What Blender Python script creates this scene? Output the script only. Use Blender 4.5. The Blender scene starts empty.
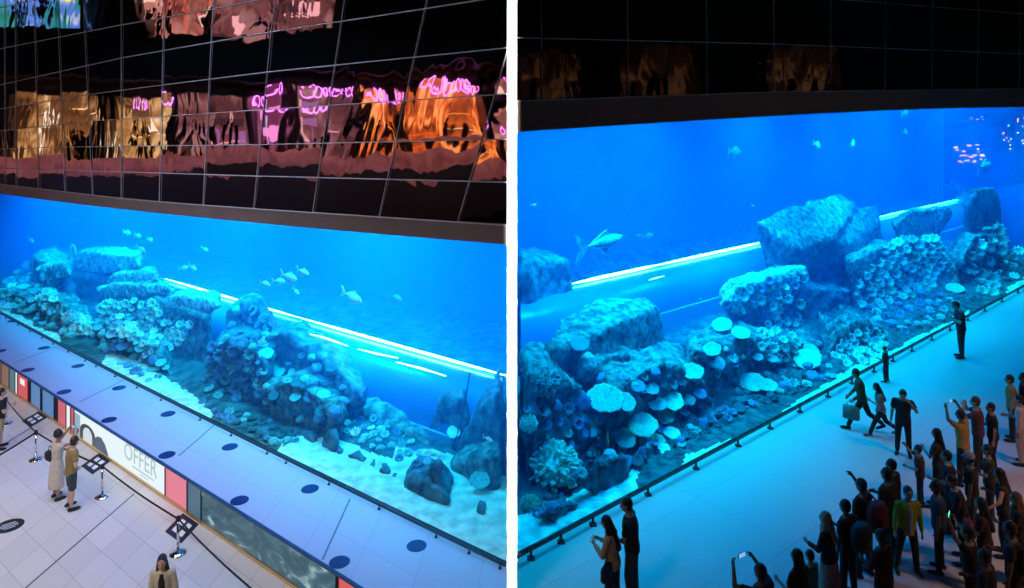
import bpy, bmesh, math, random
import numpy as np
from mathutils import Vector, Matrix, noise
from mathutils.bvhtree import BVHTree

C = bpy.context.scene.collection
S = bpy.context.scene
rnd = random.Random(7)
F, CX, YH, CZ = 700.0, 512.0, 116.6, 8.4
LFZ = -0.8                       # lower hall floor beside the left walkway

# ------------------------------------------------------------------ basics
def link(o, parent=None):
    C.objects.link(o)
    if parent is not None:
        o.parent = parent
    return o

def tag(o, label=None, cat=None, group=None, kind=None):
    if label: o['label'] = label
    if cat: o['category'] = cat
    if group: o['group'] = group
    if kind: o['kind'] = kind
    return o

def empty(name, loc=(0, 0, 0), rz=0.0):
    o = bpy.data.objects.new(name, None)
    o.location = loc; o.rotation_euler = (0, 0, rz)
    o.empty_display_size = 0.1
    return link(o)

def mesh_obj(name, bm, mat, parent=None, smooth=True):
    me = bpy.data.meshes.new(name)
    bm.normal_update()
    bm.to_mesh(me); bm.free()
    if smooth:
        me.polygons.foreach_set('use_smooth', [True] * len(me.polygons))
    if mat is not None:
        me.materials.append(mat)
    return link(bpy.data.objects.new(name, me), parent)

def pyd(name, vs, fs, mat, parent=None, smooth=False):
    me = bpy.data.meshes.new(name)
    me.from_pydata([tuple(v) for v in vs], [], fs)
    me.validate()
    if smooth:
        me.polygons.foreach_set('use_smooth', [True] * len(me.polygons))
    me.materials.append(mat)
    me.update()
    return link(bpy.data.objects.new(name, me), parent)

def copy_tree(o, parent=None):
    c = o.copy(); C.objects.link(c)
    if parent is not None: c.parent = parent
    for ch in list(o.children):
        copy_tree(ch, c)
    return c

# ------------------------------------------------------------------ picture <-> place
def ray(px, py):
    return (px - CX) / F, -(py - YH) / F
def at_floor(px, py, z=0.0):
    u, v = ray(px, py); Y = (CZ - z) / -v
    return Vector((u * Y, Y, z))
def at_z(px, py, z):
    return at_floor(px, py, z)

def fit(pts, z=0.0):
    P = [at_floor(x, y, z) for x, y in pts]
    return np.polyfit([p.x for p in P], [p.y for p in P], 2)
GL = fit([(0, 312.6), (53, 340), (129, 380), (170, 401), (350, 489), (507, 565)])
GR = fit([(518, 553), (620, 503), (710, 456), (800, 404), (862, 372), (900, 352), (960, 320), (1024, 286)])
PL = fit([(0, 359.5), (75, 408.6), (150, 457.5), (236, 503), (341.7, 579)])
def cy(c, x): return float(np.polyval(c, x))
def hit(c, px, py, s=0.0):
    """where the line of sight meets the curve c moved s metres deeper"""
    u, v = ray(px, py)
    Y = 20.0
    for _ in range(60):
        Y = 0.5 * Y + 0.5 * (cy(c, u * Y) + s)
    return Vector((u * Y, Y, CZ + v * Y))
def side(c): return GL if c == 'L' else GR

# ------------------------------------------------------------------ materials
def mat(name, col, rough=0.5, metal=0.0, spec=0.5, emit=None, estr=0.0):
    m = bpy.data.materials.new(name); m.use_nodes = True
    b = m.node_tree.nodes['Principled BSDF']
    b.inputs['Base Color'].default_value = (*col, 1)
    b.inputs['Roughness'].default_value = rough
    b.inputs['Metallic'].default_value = metal
    b.inputs['Specular IOR Level'].default_value = spec
    if emit:
        b.inputs['Emission Color'].default_value = (*emit, 1)
        b.inputs['Emission Strength'].default_value = estr
    return m
def nd(m, t, **kw):
    n = m.node_tree.nodes.new(t)
    for k, v in kw.items(): setattr(n, k, v)
    return n
def lk(m, a, b): m.node_tree.links.new(a, b)

def noise_mat(name, c1, c2, scale=3.0, rough=0.8, bump=0.3, detail=6, lo=0.35, hi=0.65, bscale=None, coord='Object'):
    m = mat(name, c1, rough)
    b = m.node_tree.nodes['Principled BSDF']
    tc = nd(m, 'ShaderNodeTexCoord'); n = nd(m, 'ShaderNodeTexNoise')
    n.inputs['Scale'].default_value = scale; n.inputs['Detail'].default_value = detail
    lk(m, tc.outputs[coord], n.inputs['Vector'])
    r = nd(m, 'ShaderNodeValToRGB')
    r.color_ramp.elements[0].position = lo; r.color_ramp.elements[0].color = (*c1, 1)
    r.color_ramp.elements[1].position = hi; r.color_ramp.elements[1].color = (*c2, 1)
    lk(m, n.outputs['Fac'], r.inputs['Fac']); lk(m, r.outputs['Color'], b.inputs['Base Color'])
    if bump:
        n2 = nd(m, 'ShaderNodeTexNoise'); n2.inputs['Scale'].default_value = bscale or scale * 3
        n2.inputs['Detail'].default_value = 5
        lk(m, tc.outputs[coord], n2.inputs['Vector'])
        bp = nd(m, 'ShaderNodeBump'); bp.inputs['Strength'].default_value = bump
        bp.inputs['Distance'].default_value = 0.1
        lk(m, n2.outputs['Fac'], bp.inputs['Height']); lk(m, bp.outputs['Normal'], b.inputs['Normal'])
    return m

def emit_mat(name, col, s):
    m = mat(name, (0.02, 0.02, 0.02), 0.4, emit=col, estr=s)
    return m

M = {}
M['white'] = mat('white_paint', (0.93, 0.93, 0.93), 0.6)
M['dark'] = mat('dark_paint', (0.02, 0.018, 0.018), 0.6)
M['darkwall'] = mat('dark_plaster', (0.045, 0.035, 0.03), 0.8)
M['ceil'] = mat('ceiling_paint', (0.03, 0.03, 0.035), 0.9)
M['seam'] = mat('seam_metal', (0.62, 0.62, 0.60), 0.5)
M['seamdark'] = mat('dark_seam', (0.45, 0.42, 0.40), 0.5)
M['bulkL'] = noise_mat('bulkhead_bronze', (0.20, 0.16, 0.14), (0.24, 0.195, 0.17), 0.8, 0.5, 0.0)
M['bulkR'] = mat('bulkhead_dark', (0.22, 0.15, 0.12), 0.6)
M['chrome'] = mat('chrome', (0.75, 0.76, 0.78), 0.12, 1.0)
M['steel'] = mat('dark_steel', (0.05, 0.055, 0.06), 0.35, 0.6)
M['black'] = mat('black_matte', (0.012, 0.012, 0.014), 0.6)
M['belt'] = mat('black_belt', (0.010, 0.010, 0.016), 0.7)
M['dot'] = mat('blue_sticker', (0.006, 0.016, 0.13), 0.5)
M['navy'] = mat('navy_sticker', (0.008, 0.010, 0.035), 0.5)
M['stwhite'] = mat('sticker_white', (0.8, 0.82, 0.85), 0.5)
M['sand'] = noise_mat('coral_sand', (0.42, 0.48, 0.42), (0.74, 0.78, 0.68), 3.5, 0.9, 0.5, bscale=9)
M['sandR'] = noise_mat('reef_sand', (0.40, 0.50, 0.44), (0.85, 0.95, 0.85), 3, 0.9, 0.5, bscale=8)
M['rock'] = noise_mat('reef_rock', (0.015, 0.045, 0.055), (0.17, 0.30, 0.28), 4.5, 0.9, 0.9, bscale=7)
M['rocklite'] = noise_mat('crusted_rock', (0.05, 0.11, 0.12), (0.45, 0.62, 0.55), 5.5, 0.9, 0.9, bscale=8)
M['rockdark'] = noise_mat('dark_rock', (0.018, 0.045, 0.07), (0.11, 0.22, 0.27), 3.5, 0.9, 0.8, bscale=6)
def coral_mat(name, a, b, sc=9): return noise_mat(name, a, b, sc, 0.75, 0.5, bscale=25)
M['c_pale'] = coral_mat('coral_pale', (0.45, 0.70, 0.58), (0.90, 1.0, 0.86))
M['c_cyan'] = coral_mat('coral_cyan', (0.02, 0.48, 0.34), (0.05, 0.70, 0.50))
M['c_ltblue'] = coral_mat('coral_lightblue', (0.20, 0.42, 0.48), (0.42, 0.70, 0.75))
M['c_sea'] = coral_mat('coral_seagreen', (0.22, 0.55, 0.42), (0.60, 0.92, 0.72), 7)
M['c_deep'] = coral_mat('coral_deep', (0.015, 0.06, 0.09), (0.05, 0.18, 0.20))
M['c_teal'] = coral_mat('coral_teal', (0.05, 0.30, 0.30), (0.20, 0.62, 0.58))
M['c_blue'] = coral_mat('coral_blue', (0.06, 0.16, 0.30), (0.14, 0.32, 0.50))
M['c_pink'] = coral_mat('coral_pink', (0.85, 0.50, 0.50), (1.0, 0.80, 0.74))
M['c_green'] = coral_mat('coral_green', (0.20, 0.55, 0.18), (0.45, 0.85, 0.35))
M['fish'] = noise_mat('silver_fish', (0.62, 0.68, 0.72), (0.95, 0.97, 0.95), 6, 0.4, 0.0)
M['fishdark'] = noise_mat('grey_fish', (0.12, 0.16, 0.20), (0.3, 0.35, 0.38), 5, 0.5, 0.0)
M['fin'] = mat('fish_fin', (0.5, 0.58, 0.62), 0.5)
M['eye'] = mat('eye_black', (0.01, 0.01, 0.01), 0.2)
M['navyedge'] = mat('navy_edge', (0.02, 0.05, 0.14), 0.3)
M['ledline'] = mat('led_line_gold', (0.75, 0.5, 0.22), 0.35, 0.7)  # warm LED line given as a gold metal colour, not emitting
M['joint'] = mat('slab_joint', (0.10, 0.14, 0.24), 0.6)
M['reeffloor'] = noise_mat('reef_floor', (0.012, 0.035, 0.05), (0.07, 0.15, 0.16), 3.0, 0.9, 1.0, bscale=9)
M['tankwall'] = mat('tank_blue_wall', (0.02, 0.14, 0.42), 0.9)
M['tunnel'] = mat('tunnel_acrylic', (0.03, 0.16, 0.40), 0.25)
M['lamp'] = emit_mat('lamp_tube', (0.55, 0.85, 1.0), 55)

def glass_mat(name):
    m = bpy.data.materials.new(name); m.use_nodes = True
    nt = m.node_tree; nt.nodes.remove(nt.nodes['Principled BSDF'])
    t = nd(m, 'ShaderNodeBsdfTransparent'); t.inputs['Color'].default_value = (0.95, 0.985, 1, 1)
    lk(m, t.outputs[0], nt.nodes['Material Output'].inputs['Surface'])
    return m
def glass_refl_mat(name):
    m = bpy.data.materials.new(name); m.use_nodes = True
    nt = m.node_tree; nt.nodes.remove(nt.nodes['Principled BSDF'])
    t = nd(m, 'ShaderNodeBsdfTransparent'); t.inputs['Color'].default_value = (0.95, 0.985, 1, 1)
    g = nd(m, 'ShaderNodeBsdfGlossy'); g.inputs['Roughness'].default_value = 0.02
    fr = nd(m, 'ShaderNodeFresnel'); fr.inputs['IOR'].default_value = 1.5
    mx = nd(m, 'ShaderNodeMixShader')
    ge = nd(m, 'ShaderNodeNewGeometry'); sb = nd(m, 'ShaderNodeMath', operation='SUBTRACT'); sb.inputs[0].default_value = 1.0
    lk(m, ge.outputs['Backfacing'], sb.inputs[1])
    mu = nd(m, 'ShaderNodeMath', operation='MULTIPLY'); lk(m, fr.outputs[0], mu.inputs[0]); lk(m, sb.outputs[0], mu.inputs[1])
    lk(m, mu.outputs[0], mx.inputs[0]); lk(m, t.outputs[0], mx.inputs[1]); lk(m, g.outputs[0], mx.inputs[2])
    lk(m, mx.outputs[0], nt.nodes['Material Output'].inputs['Surface'])
    return m
M['glass'] = glass_mat('acrylic')
M['glassR'] = glass_refl_mat('acrylic_glossy')

def water_mat(name, scol, sden, acol, aden, aniso=0.2):
    m = bpy.data.materials.new(name); m.use_nodes = True
    nt = m.node_tree; nt.nodes.remove(nt.nodes['Principled BSDF'])
    s = nd(m, 'ShaderNodeVolumeScatter'); s.inputs['Color'].default_value = (*scol, 1)
    s.inputs['Density'].default_value = sden; s.inputs['Anisotropy'].default_value = aniso
    a = nd(m, 'ShaderNodeVolumeAbsorption'); a.inputs['Color'].default_value = (*acol, 1)
    a.inputs['Density'].default_value = aden
    ad = nd(m, 'ShaderNodeAddShader')
    lk(m, s.outputs[0], ad.inputs[0]); lk(m, a.outputs[0], ad.inputs[1])
    lk(m, ad.outputs[0], nt.nodes['Material Output'].inputs['Volume'])
    return m
M['waterL'] = water_mat('clear_blue_water', (0.07, 0.38, 1.0), 0.058, (0.0, 0.84, 0.985), 0.26)
M['waterR'] = water_mat('deep_blue_water', (0.01, 0.32, 1.0), 0.027, (0.0, 0.80, 0.98), 0.26)

def mirror_mat(name, col, bump, scale, rough=0.02, base=(0.004, 0.004, 0.005)):
    m = mat(name, base, 0.3)
    nt = m.node_tree
    b = nt.nodes['Principled BSDF']
    b.inputs['Base Color'].default_value = (*col, 1); b.inputs['Metallic'].default_value = 1.0
    b.inputs['Roughness'].default_value = rough
    tc = nd(m, 'ShaderNodeTexCoord'); n = nd(m, 'ShaderNodeTexNoise')
    n.inputs['Scale'].default_value = scale; n.inputs['Detail'].default_value = 2.5
    n.inputs['Distortion'].default_value = 0.6
    mp = nd(m, 'ShaderNodeMapping'); mp.inputs['Scale'].default_value = (1.0, 1.0, 0.8)
    lk(m, tc.outputs['Object'], mp.inputs['Vector']); lk(m, mp.outputs[0], n.inputs['Vector'])
    bp = nd(m, 'ShaderNodeBump'); bp.inputs['Strength'].default_value = bump; bp.inputs['Distance'].default_value = 0.10
    lk(m, n.outputs['Fac'], bp.inputs['Height']); lk(m, bp.outputs['Normal'], b.inputs['Normal'])
    return m
M['mirrorL'] = mirror_mat('black_mirror_glass', (0.46, 0.38, 0.40), 0.26, 0.5)
M['mirrorR'] = mirror_mat('dark_mirror_glass', (0.10, 0.08, 0.075), 0.12, 0.6)

def tile_mat(name, a, b, c1, c2, cj, jw=0.012, rough=0.25, off=(0, 0), blotch=0.0):
    """a, b: the two paving directions (vectors spanning one slab); joints at their whole numbers"""
    m = mat(name, c1, rough)
    bs = m.node_tree.nodes['Principled BSDF']
    Mx = Matrix(((a[0], b[0]), (a[1], b[1]))).inverted()
    tc = nd(m, 'ShaderNodeTexCoord'); geo = tc.outputs['Object']
    outs = []
    for row, o in ((0, off[0]), (1, off[1])):
        d = nd(m, 'ShaderNodeVectorMath', operation='DOT_PRODUCT')
        d.inputs[1].default_value = (Mx[row][0], Mx[row][1], 0)
        lk(m, geo, d.inputs[0])
        ad = nd(m, 'ShaderNodeMath', operation='ADD'); ad.inputs[1].default_value = o + 100
        lk(m, d.outputs['Value'], ad.inputs[0])
        fl = nd(m, 'ShaderNodeMath', operation='FLOOR'); lk(m, ad.outputs[0], fl.inputs[0])
        fr = nd(m, 'ShaderNodeMath', operation='FRACT'); lk(m, ad.outputs[0], fr.inputs[0])
        pp = nd(m, 'ShaderNodeMath', operation='PINGPONG'); pp.inputs[1].default_value = 0.5
        lk(m, fr.outputs[0], pp.inputs[0])
        lt = nd(m, 'ShaderNodeMath', operation='LESS_THAN'); lt.inputs[1].default_value = jw
        lk(m, pp.outputs[0], lt.inputs[0])
        outs.append((fl.outputs[0], lt.outputs[0]))
    cmb = nd(m, 'ShaderNodeCombineXYZ'); lk(m, outs[0][0], cmb.inputs[0]); lk(m, outs[1][0], cmb.inputs[1])
    wn = nd(m, 'ShaderNodeTexWhiteNoise', noise_dimensions='2D'); lk(m, cmb.outputs[0], wn.inputs['Vector'])
    mx = nd(m, 'ShaderNodeMix', data_type='RGBA')
    mx.inputs['A'].default_value = (*c1, 1); mx.inputs['B'].default_value = (*c2, 1)
    lk(m, wn.outputs['Value'], mx.inputs['Factor'])
    mxj = nd(m, 'ShaderNodeMath', operation='MAXIMUM'); lk(m, outs[0][1], mxj.inputs[0]); lk(m, outs[1][1], mxj.inputs[1])
    m2 = nd(m, 'ShaderNodeMix', data_type='RGBA'); m2.inputs['B'].default_value = (*cj, 1)
    lk(m, mx.outputs['Result'], m2.inputs['A']); lk(m, mxj.outputs[0], m2.inputs['Factor'])
    lk(m, m2.outputs['Result'], bs.inputs['Base Color'])
    return m

# ------------------------------------------------------------------ shape helpers (bmesh)
def add_box(bm, c, size, mtx=None):
    r = bmesh.ops.create_cube(bm, size=1.0)
    mm = Matrix.Translation(c) @ (mtx or Matrix()) @ Matrix.Diagonal((*size, 1))
    bmesh.ops.transform(bm, matrix=mm, verts=r['verts'])
    return r['verts']

def frame_of(d):
    d = d.normalized()
    a = Vector((0, 0, 1)) if abs(d.z) < 0.9 else Vector((1, 0, 0))
    x = a.cross(d).normalized(); y = d.cross(x)
    return x, y, d

def tube(bm, pts, rads, n=8, cap=True, closed_round=False):
    pts = [Vector(p) for p in pts]
    rings = []
    for i, p in enumerate(pts):
        d = pts[min(i + 1, len(pts) - 1)] - pts[max(i - 1, 0)]
        if d.length < 1e-9: d = Vector((0, 0, 1))
        x, y, _ = frame_of(d)
        r = rads[i] if hasattr(rads, '__len__') else rads
        rings.append([bm.verts.new(p + (x * math.cos(t) + y * math.sin(t)) * r) for t in [2 * math.pi * k / n for k in range(n)]])
    for a, b in zip(rings, rings[1:]):
        for k in range(n):
            bm.faces.new((a[k], a[(k + 1) % n], b[(k + 1) % n], b[k]))
    if cap:
        bm.faces.new(rings[0][::-1]); bm.faces.new(rings[-1])
    return rings

def capsule(bm, p0, r0, p1, r1, n=10, ends=3):
    p0, p1 = Vector(p0), Vector(p1)
    d = p1 - p0; L = d.length
    if L < 1e-6: d = Vector((0, 0, 1))
    d = d.normalized()
    pts, rs = [], []
    for k in range(ends):
        t = math.pi / 2 * (1 - (k + 0.15) / ends)
        pts.append(p0 - d * r0 * math.sin(t)); rs.append(max(r0 * math.cos(t), r0 * 0.05))
    pts.append(p0); rs.append(r0)
    pts.append(p1); rs.append(r1)
    for k in range(ends - 1, -1, -1):
        t = math.pi / 2 * (1 - (k + 0.15) / ends)
        pts.append(p1 + d * r1 * math.sin(t)); rs.append(max(r1 * math.cos(t), r1 * 0.05))
    x, y, _ = frame_of(d)
    rings = [[bm.verts.new(p + (x * math.cos(a) + y * math.sin(a)) * r) for a in [2 * math.pi * k / n for k in range(n)]] for p, r in zip(pts, rs)]
    for a, b in zip(rings, rings[1:]):
        for k in range(n):
            bm.faces.new((a[k], a[(k + 1) % n], b[(k + 1) % n], b[k]))
    bm.faces.new(rings[0][::-1]); bm.faces.new(rings[-1])

def ellipsoid(bm, c, r, mtx=None, u=14, v=10):
    q = bmesh.ops.create_uvsphere(bm, u_segments=u, v_segments=v, radius=1.0)
    mm = Matrix.Translation(c) @ (mtx.to_4x4() if mtx else Matrix()) @ Matrix.Diagonal((*r, 1))
    bmesh.ops.transform(bm, matrix=mm, verts=q['verts'])

def loft(bm, rings, n=16):
    """rings: (center, xaxis, yaxis, rx, ry)"""
    R = []
    for c, xa, ya, rx, ry in rings:
        R.append([bm.verts.new(Vector(c) + xa * rx * math.cos(t) + ya * ry * math.sin(t)) for t in [2 * math.pi * k / n for k in range(n)]])
    for a, b in zip(R, R[1:]):
        for k in range(n):
            bm.faces.new((a[k], a[(k + 1) % n], b[(k + 1) % n], b[k]))
    bm.faces.new(R[0][::-1]); bm.faces.new(R[-1])

def disc_solid(bm, c, r, h, n=28):
    c = Vector(c)
    loft(bm, [(c, Vector((1, 0, 0)), Vector((0, 1, 0)), r, r), (c + Vector((0, 0, h)), Vector((1, 0, 0)), Vector((0, 1, 0)), r, r)], n)

def apply_mods(o):
    dg = bpy.context.evaluated_depsgraph_get()
    ev = o.evaluated_get(dg)
    me = bpy.data.meshes.new_from_object(ev, depsgraph=dg)
    old = o.data
    o.modifiers.clear()
    o.data = me
    bpy.data.meshes.remove(old)

# ------------------------------------------------------------------ camera and settings
cam = bpy.data.cameras.new('camera'); cam.sensor_width = 36; cam.lens = F / 1024 * 36
cam.shift_y = -(294 - YH) / 1024
cam.clip_end = 300
co = bpy.data.objects.new('camera', cam); C.objects.link(co)
co.location = (0, 0, CZ); co.rotation_euler = (math.pi / 2, 0, 0)
S.camera = co
S.view_settings.view_transform = 'Standard'; S.view_settings.look = 'None'
S.view_settings.exposure = 0; S.view_settings.gamma = 1; S.view_settings.use_curve_mapping = False
S.cycles.use_denoising = True
S.cycles.volume_bounces = 2
S.cycles.max_bounces = 8
S.cycles.transparent_max_bounces = 16
w = bpy.data.worlds.new('world'); S.world = w; w.use_nodes = True
w.node_tree.nodes['Background'].inputs['Color'].default_value = (0.02, 0.02, 0.03, 1)
w.node_tree.nodes['Background'].inputs['Strength'].default_value = 0.3

def area(name, loc, target, size, col, power, spread=180):
    l = bpy.data.lights.new(name, 'AREA'); l.shape = 'RECTANGLE'
    l.size, l.size_y = size; l.color = col; l.energy = power; l.spread = math.radians(spread)
    o = bpy.data.objects.new(name, l); C.objects.link(o); o.location = loc
    d = Vector(target) - Vector(loc)
    o.rotation_euler = d.to_track_quat('-Z', 'Y').to_euler()
    return o

def slab_along(name, curve, xs, s0, s1, z0f, z1f, m, parent=None, clampx=None):
    """solid strip following a plan curve between depths s0..s1 and heights z0f(x)..z1f(x)"""
    vs, fs = [], []
    for x in xs:
        y = cy(curve, x)
        z0, z1 = z0f(x), z1f(x)
        vs += [(x, y + s0, z0), (x, y + s1, z0), (x, y + s1, z1), (x, y + s0, z1)]
    n = len(xs)
    for i in range(n - 1):
        a, b = 4 * i, 4 * i + 4
        for k in range(4):
            fs.append((a + k, a + (k + 1) % 4, b + (k + 1) % 4, b + k))
    fs.append((3, 2, 1, 0)); e = 4 * (n - 1); fs.append((e, e + 1, e + 2, e + 3))
    o = pyd(name, vs, fs, m, parent)
    bm = bmesh.new(); bm.from_mesh(o.data); bmesh.ops.recalc_face_normals(bm, faces=bm.faces); bm.to_mesh(o.data); bm.free()
    return o
def K(v): return lambda x: v
XL = list(np.linspace(-26.5, -0.09, 40)); XR = list(np.linspace(0.09, 30, 44))

exec_parts = []
# ------------------------------------------------------------------ shell: divider, floors, walls
def boxs(name, lo, hi, m, kind='structure'):
    bm = bmesh.new(); lo, hi = Vector(lo), Vector(hi)
    add_box(bm, (lo + hi) / 2, hi - lo)
    o = mesh_obj(name, bm, m, smooth=False)
    if kind: o['kind'] = kind
    return o
TH = 5.0 / F * 12.0
boxs('wall_middle', (-TH, 12.0, LFZ), (TH, 60, 18.5), M['white'])

def plan_poly(name, pts, z, th, m):
    n = len(pts)
    vs = [(p[0], p[1], z) for p in pts] + [(p[0], p[1], z - th) for p in pts]
    fs = [tuple(range(n)), tuple(range(2 * n - 1, n - 1, -1))] + [(i + n, (i + 1) % n + n, (i + 1) % n, i) for i in range(n)]
    o = pyd(name, vs, fs, m); o['kind'] = 'structure'
    bm = bmesh.new(); bm.from_mesh(o.data); bmesh.ops.recalc_face_normals(bm, faces=bm.faces); bm.to_mesh(o.data); bm.free()
    return o

# left hall lower floor; tiles follow the two joint directions seen in the hall
pB0, pB1 = at_floor(57, 420, LFZ), at_floor(200, 516, LFZ)
pA0, pA1 = at_floor(25.7, 588, LFZ), at_floor(134, 494, LFZ)
dB = (pB1 - pB0).normalized(); dA = (pA1 - pA0).normalized()
TS = 0.85
Mab = Matrix(((dA.x * TS, dB.x * TS), (dA.y * TS, dB.y * TS))).inverted()
uvA = Mab @ Vector((pA0.x, pA0.y))
M['tileL'] = tile_mat('white_floor_tile', (dA.x * TS, dA.y * TS), (dB.x * TS, dB.y * TS), (0.60, 0.55, 0.53), (0.66, 0.61, 0.585), (0.42, 0.385, 0.37), 0.010, 0.28, (0.0, -uvA[1]))
plan_poly('floor_left', [(-36, -8), (0, -8), (0, 14)] + [(x, cy(PL, x) + 0.3) for x in np.linspace(-0.09, -30, 20)] + [(-36, 40)], LFZ, 0.2, M['tileL'])
# walkway slab
M['tileW'] = tile_mat('walkway_slab', (dA.x * 1.4, dA.y * 1.4), (dB.x * 1.4, dB.y * 1.4), (0.42, 0.45, 0.62), (0.44, 0.47, 0.64), (0.32, 0.35, 0.50), 0.006, 0.35, (0.3, 0.37))
xw = list(np.linspace(-0.09, -28, 24))
plan_poly('floor_walkway', [(x, cy(PL, x)) for x in xw] + [(x, cy(GL, x) + 0.02) for x in xw[::-1]], 0.0, 0.06, M['tileW'])
M['floorR'] = tile_mat('hall_floor_grey', (2.2 * .64, -2.2 * .77), (2.2 * .77, 2.2 * .64), (0.42, 0.40, 0.38), (0.44, 0.42, 0.40), (0.33, 0.31, 0.30), 0.004, 0.35, (0.2, 0.1))
xr = list(np.linspace(0.0, 34, 26))
plan_poly('floor_right', [(40, -8), (0, -8)][::-1] + [(40, cy(GR, 34))] + [(x, cy(GR, x) + 0.02) for x in xr[::-1]], 0.0, 0.2, M['floorR'])

boxs('wall_left', (-36.4, -8, LFZ - .2), (-36, 44, 18.5), M['darkwall'])
boxs('wall_right', (40, -8, -0.2), (40.4, 44, 18.5), M['darkwall'])
boxs('wall_back', (-36, -8.4, -1), (40, -8, 18.5), M['darkwall'])
boxs('ceiling', (-36.4, -8.4, 18.5), (40.4, 60, 18.8), M['ceil'])
# ------------------------------------------------------------------ tanks
def ztop(c, pts):
    P = [hit(side(c), x, y, 0) for x, y in pts]
    q = np.polyfit([p.x for p in P], [p.z for p in P], 2 if len(pts) > 2 else 1)
    return lambda x: float(np.polyval(q, x))
ZTL = ztop('L', [(0, 193.6), (130, 209.5), (260, 224), (380, 234.5), (507, 244)])
ZTR = ztop('R', [(518, 132.5), (770, 115.5), (1024, 107)])
WTL, WTR = 8.2, 11.0       # water levels
DEEP = 13.0
o = slab_along('window_1', GL, XL, 0.0, 0.05, K(-0.05), lambda x: ZTL(x) + 0.2, M['glass']); o['kind'] = 'structure'
XS_ = hit(GR, 944, 150, 0).x
XA = [x for x in XR if x < XS_] + [XS_]; XB = [XS_] + [x for x in XR if x > XS_]
o = slab_along('window_2', GR, XA, 0.0, 0.05, K(-0.05), lambda x: ZTR(x) + 0.2, M['glass']); o['kind'] = 'structure'
o = slab_along('window_3', GR, XB, 0.0, 0.05, K(-0.05), K(5.1), M['glass']); o['kind'] = 'structure'
o = slab_along('window_4', GR, XB, 0.0, 0.05, K(5.1), lambda x: ZTR(x) + 0.2, M['glassR']); o['kind'] = 'structure'
for nm, cv, xs, wt, m, ttl in (('water', GL, XL, WTL, M['waterL'], 0), ('water', GR, XR, WTR, M['waterR'], 1)):
    o = slab_along(nm, cv, xs, 0.06, DEEP - 0.02, K(-0.6), K(wt), m)
    tag(o, ['clear bright blue water behind the acrylic above the pale walkway', 'deep blue water behind the acrylic above the dark crowd'][ttl], 'water', kind='stuff')
o = slab_along('wall_tank_back', GL, XL, DEEP + 0.03, DEEP + 0.3, K(-1), K(WTL + .6), M['tankwall']); o['kind'] = 'structure'
o = slab_along('wall_tank_rear', GR, XR, DEEP + 0.03, DEEP + 0.3, K(-1), K(WTR + .6), M['tankwall']); o['kind'] = 'structure'
o = slab_along('ceiling_tank', GL, XL, 0.1, DEEP, K(WTL + .3), K(WTL + .5), M['ceil']); o['kind'] = 'structure'
o = slab_along('ceiling_tank_deep', GR, XR, 0.1, DEEP, K(WTR + .3), K(WTR + .5), M['ceil']); o['kind'] = 'structure'
for x0, cv in ((-26.7, GL), (30.2, GR)):
    boxs('wall_tank_end', (x0 - 0.15, cy(cv, x0) + .05, -1), (x0 + 0.15, cy(cv, x0) + DEEP, 8.6 if x0 < 0 else 11.4), M['tankwall'])

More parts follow.
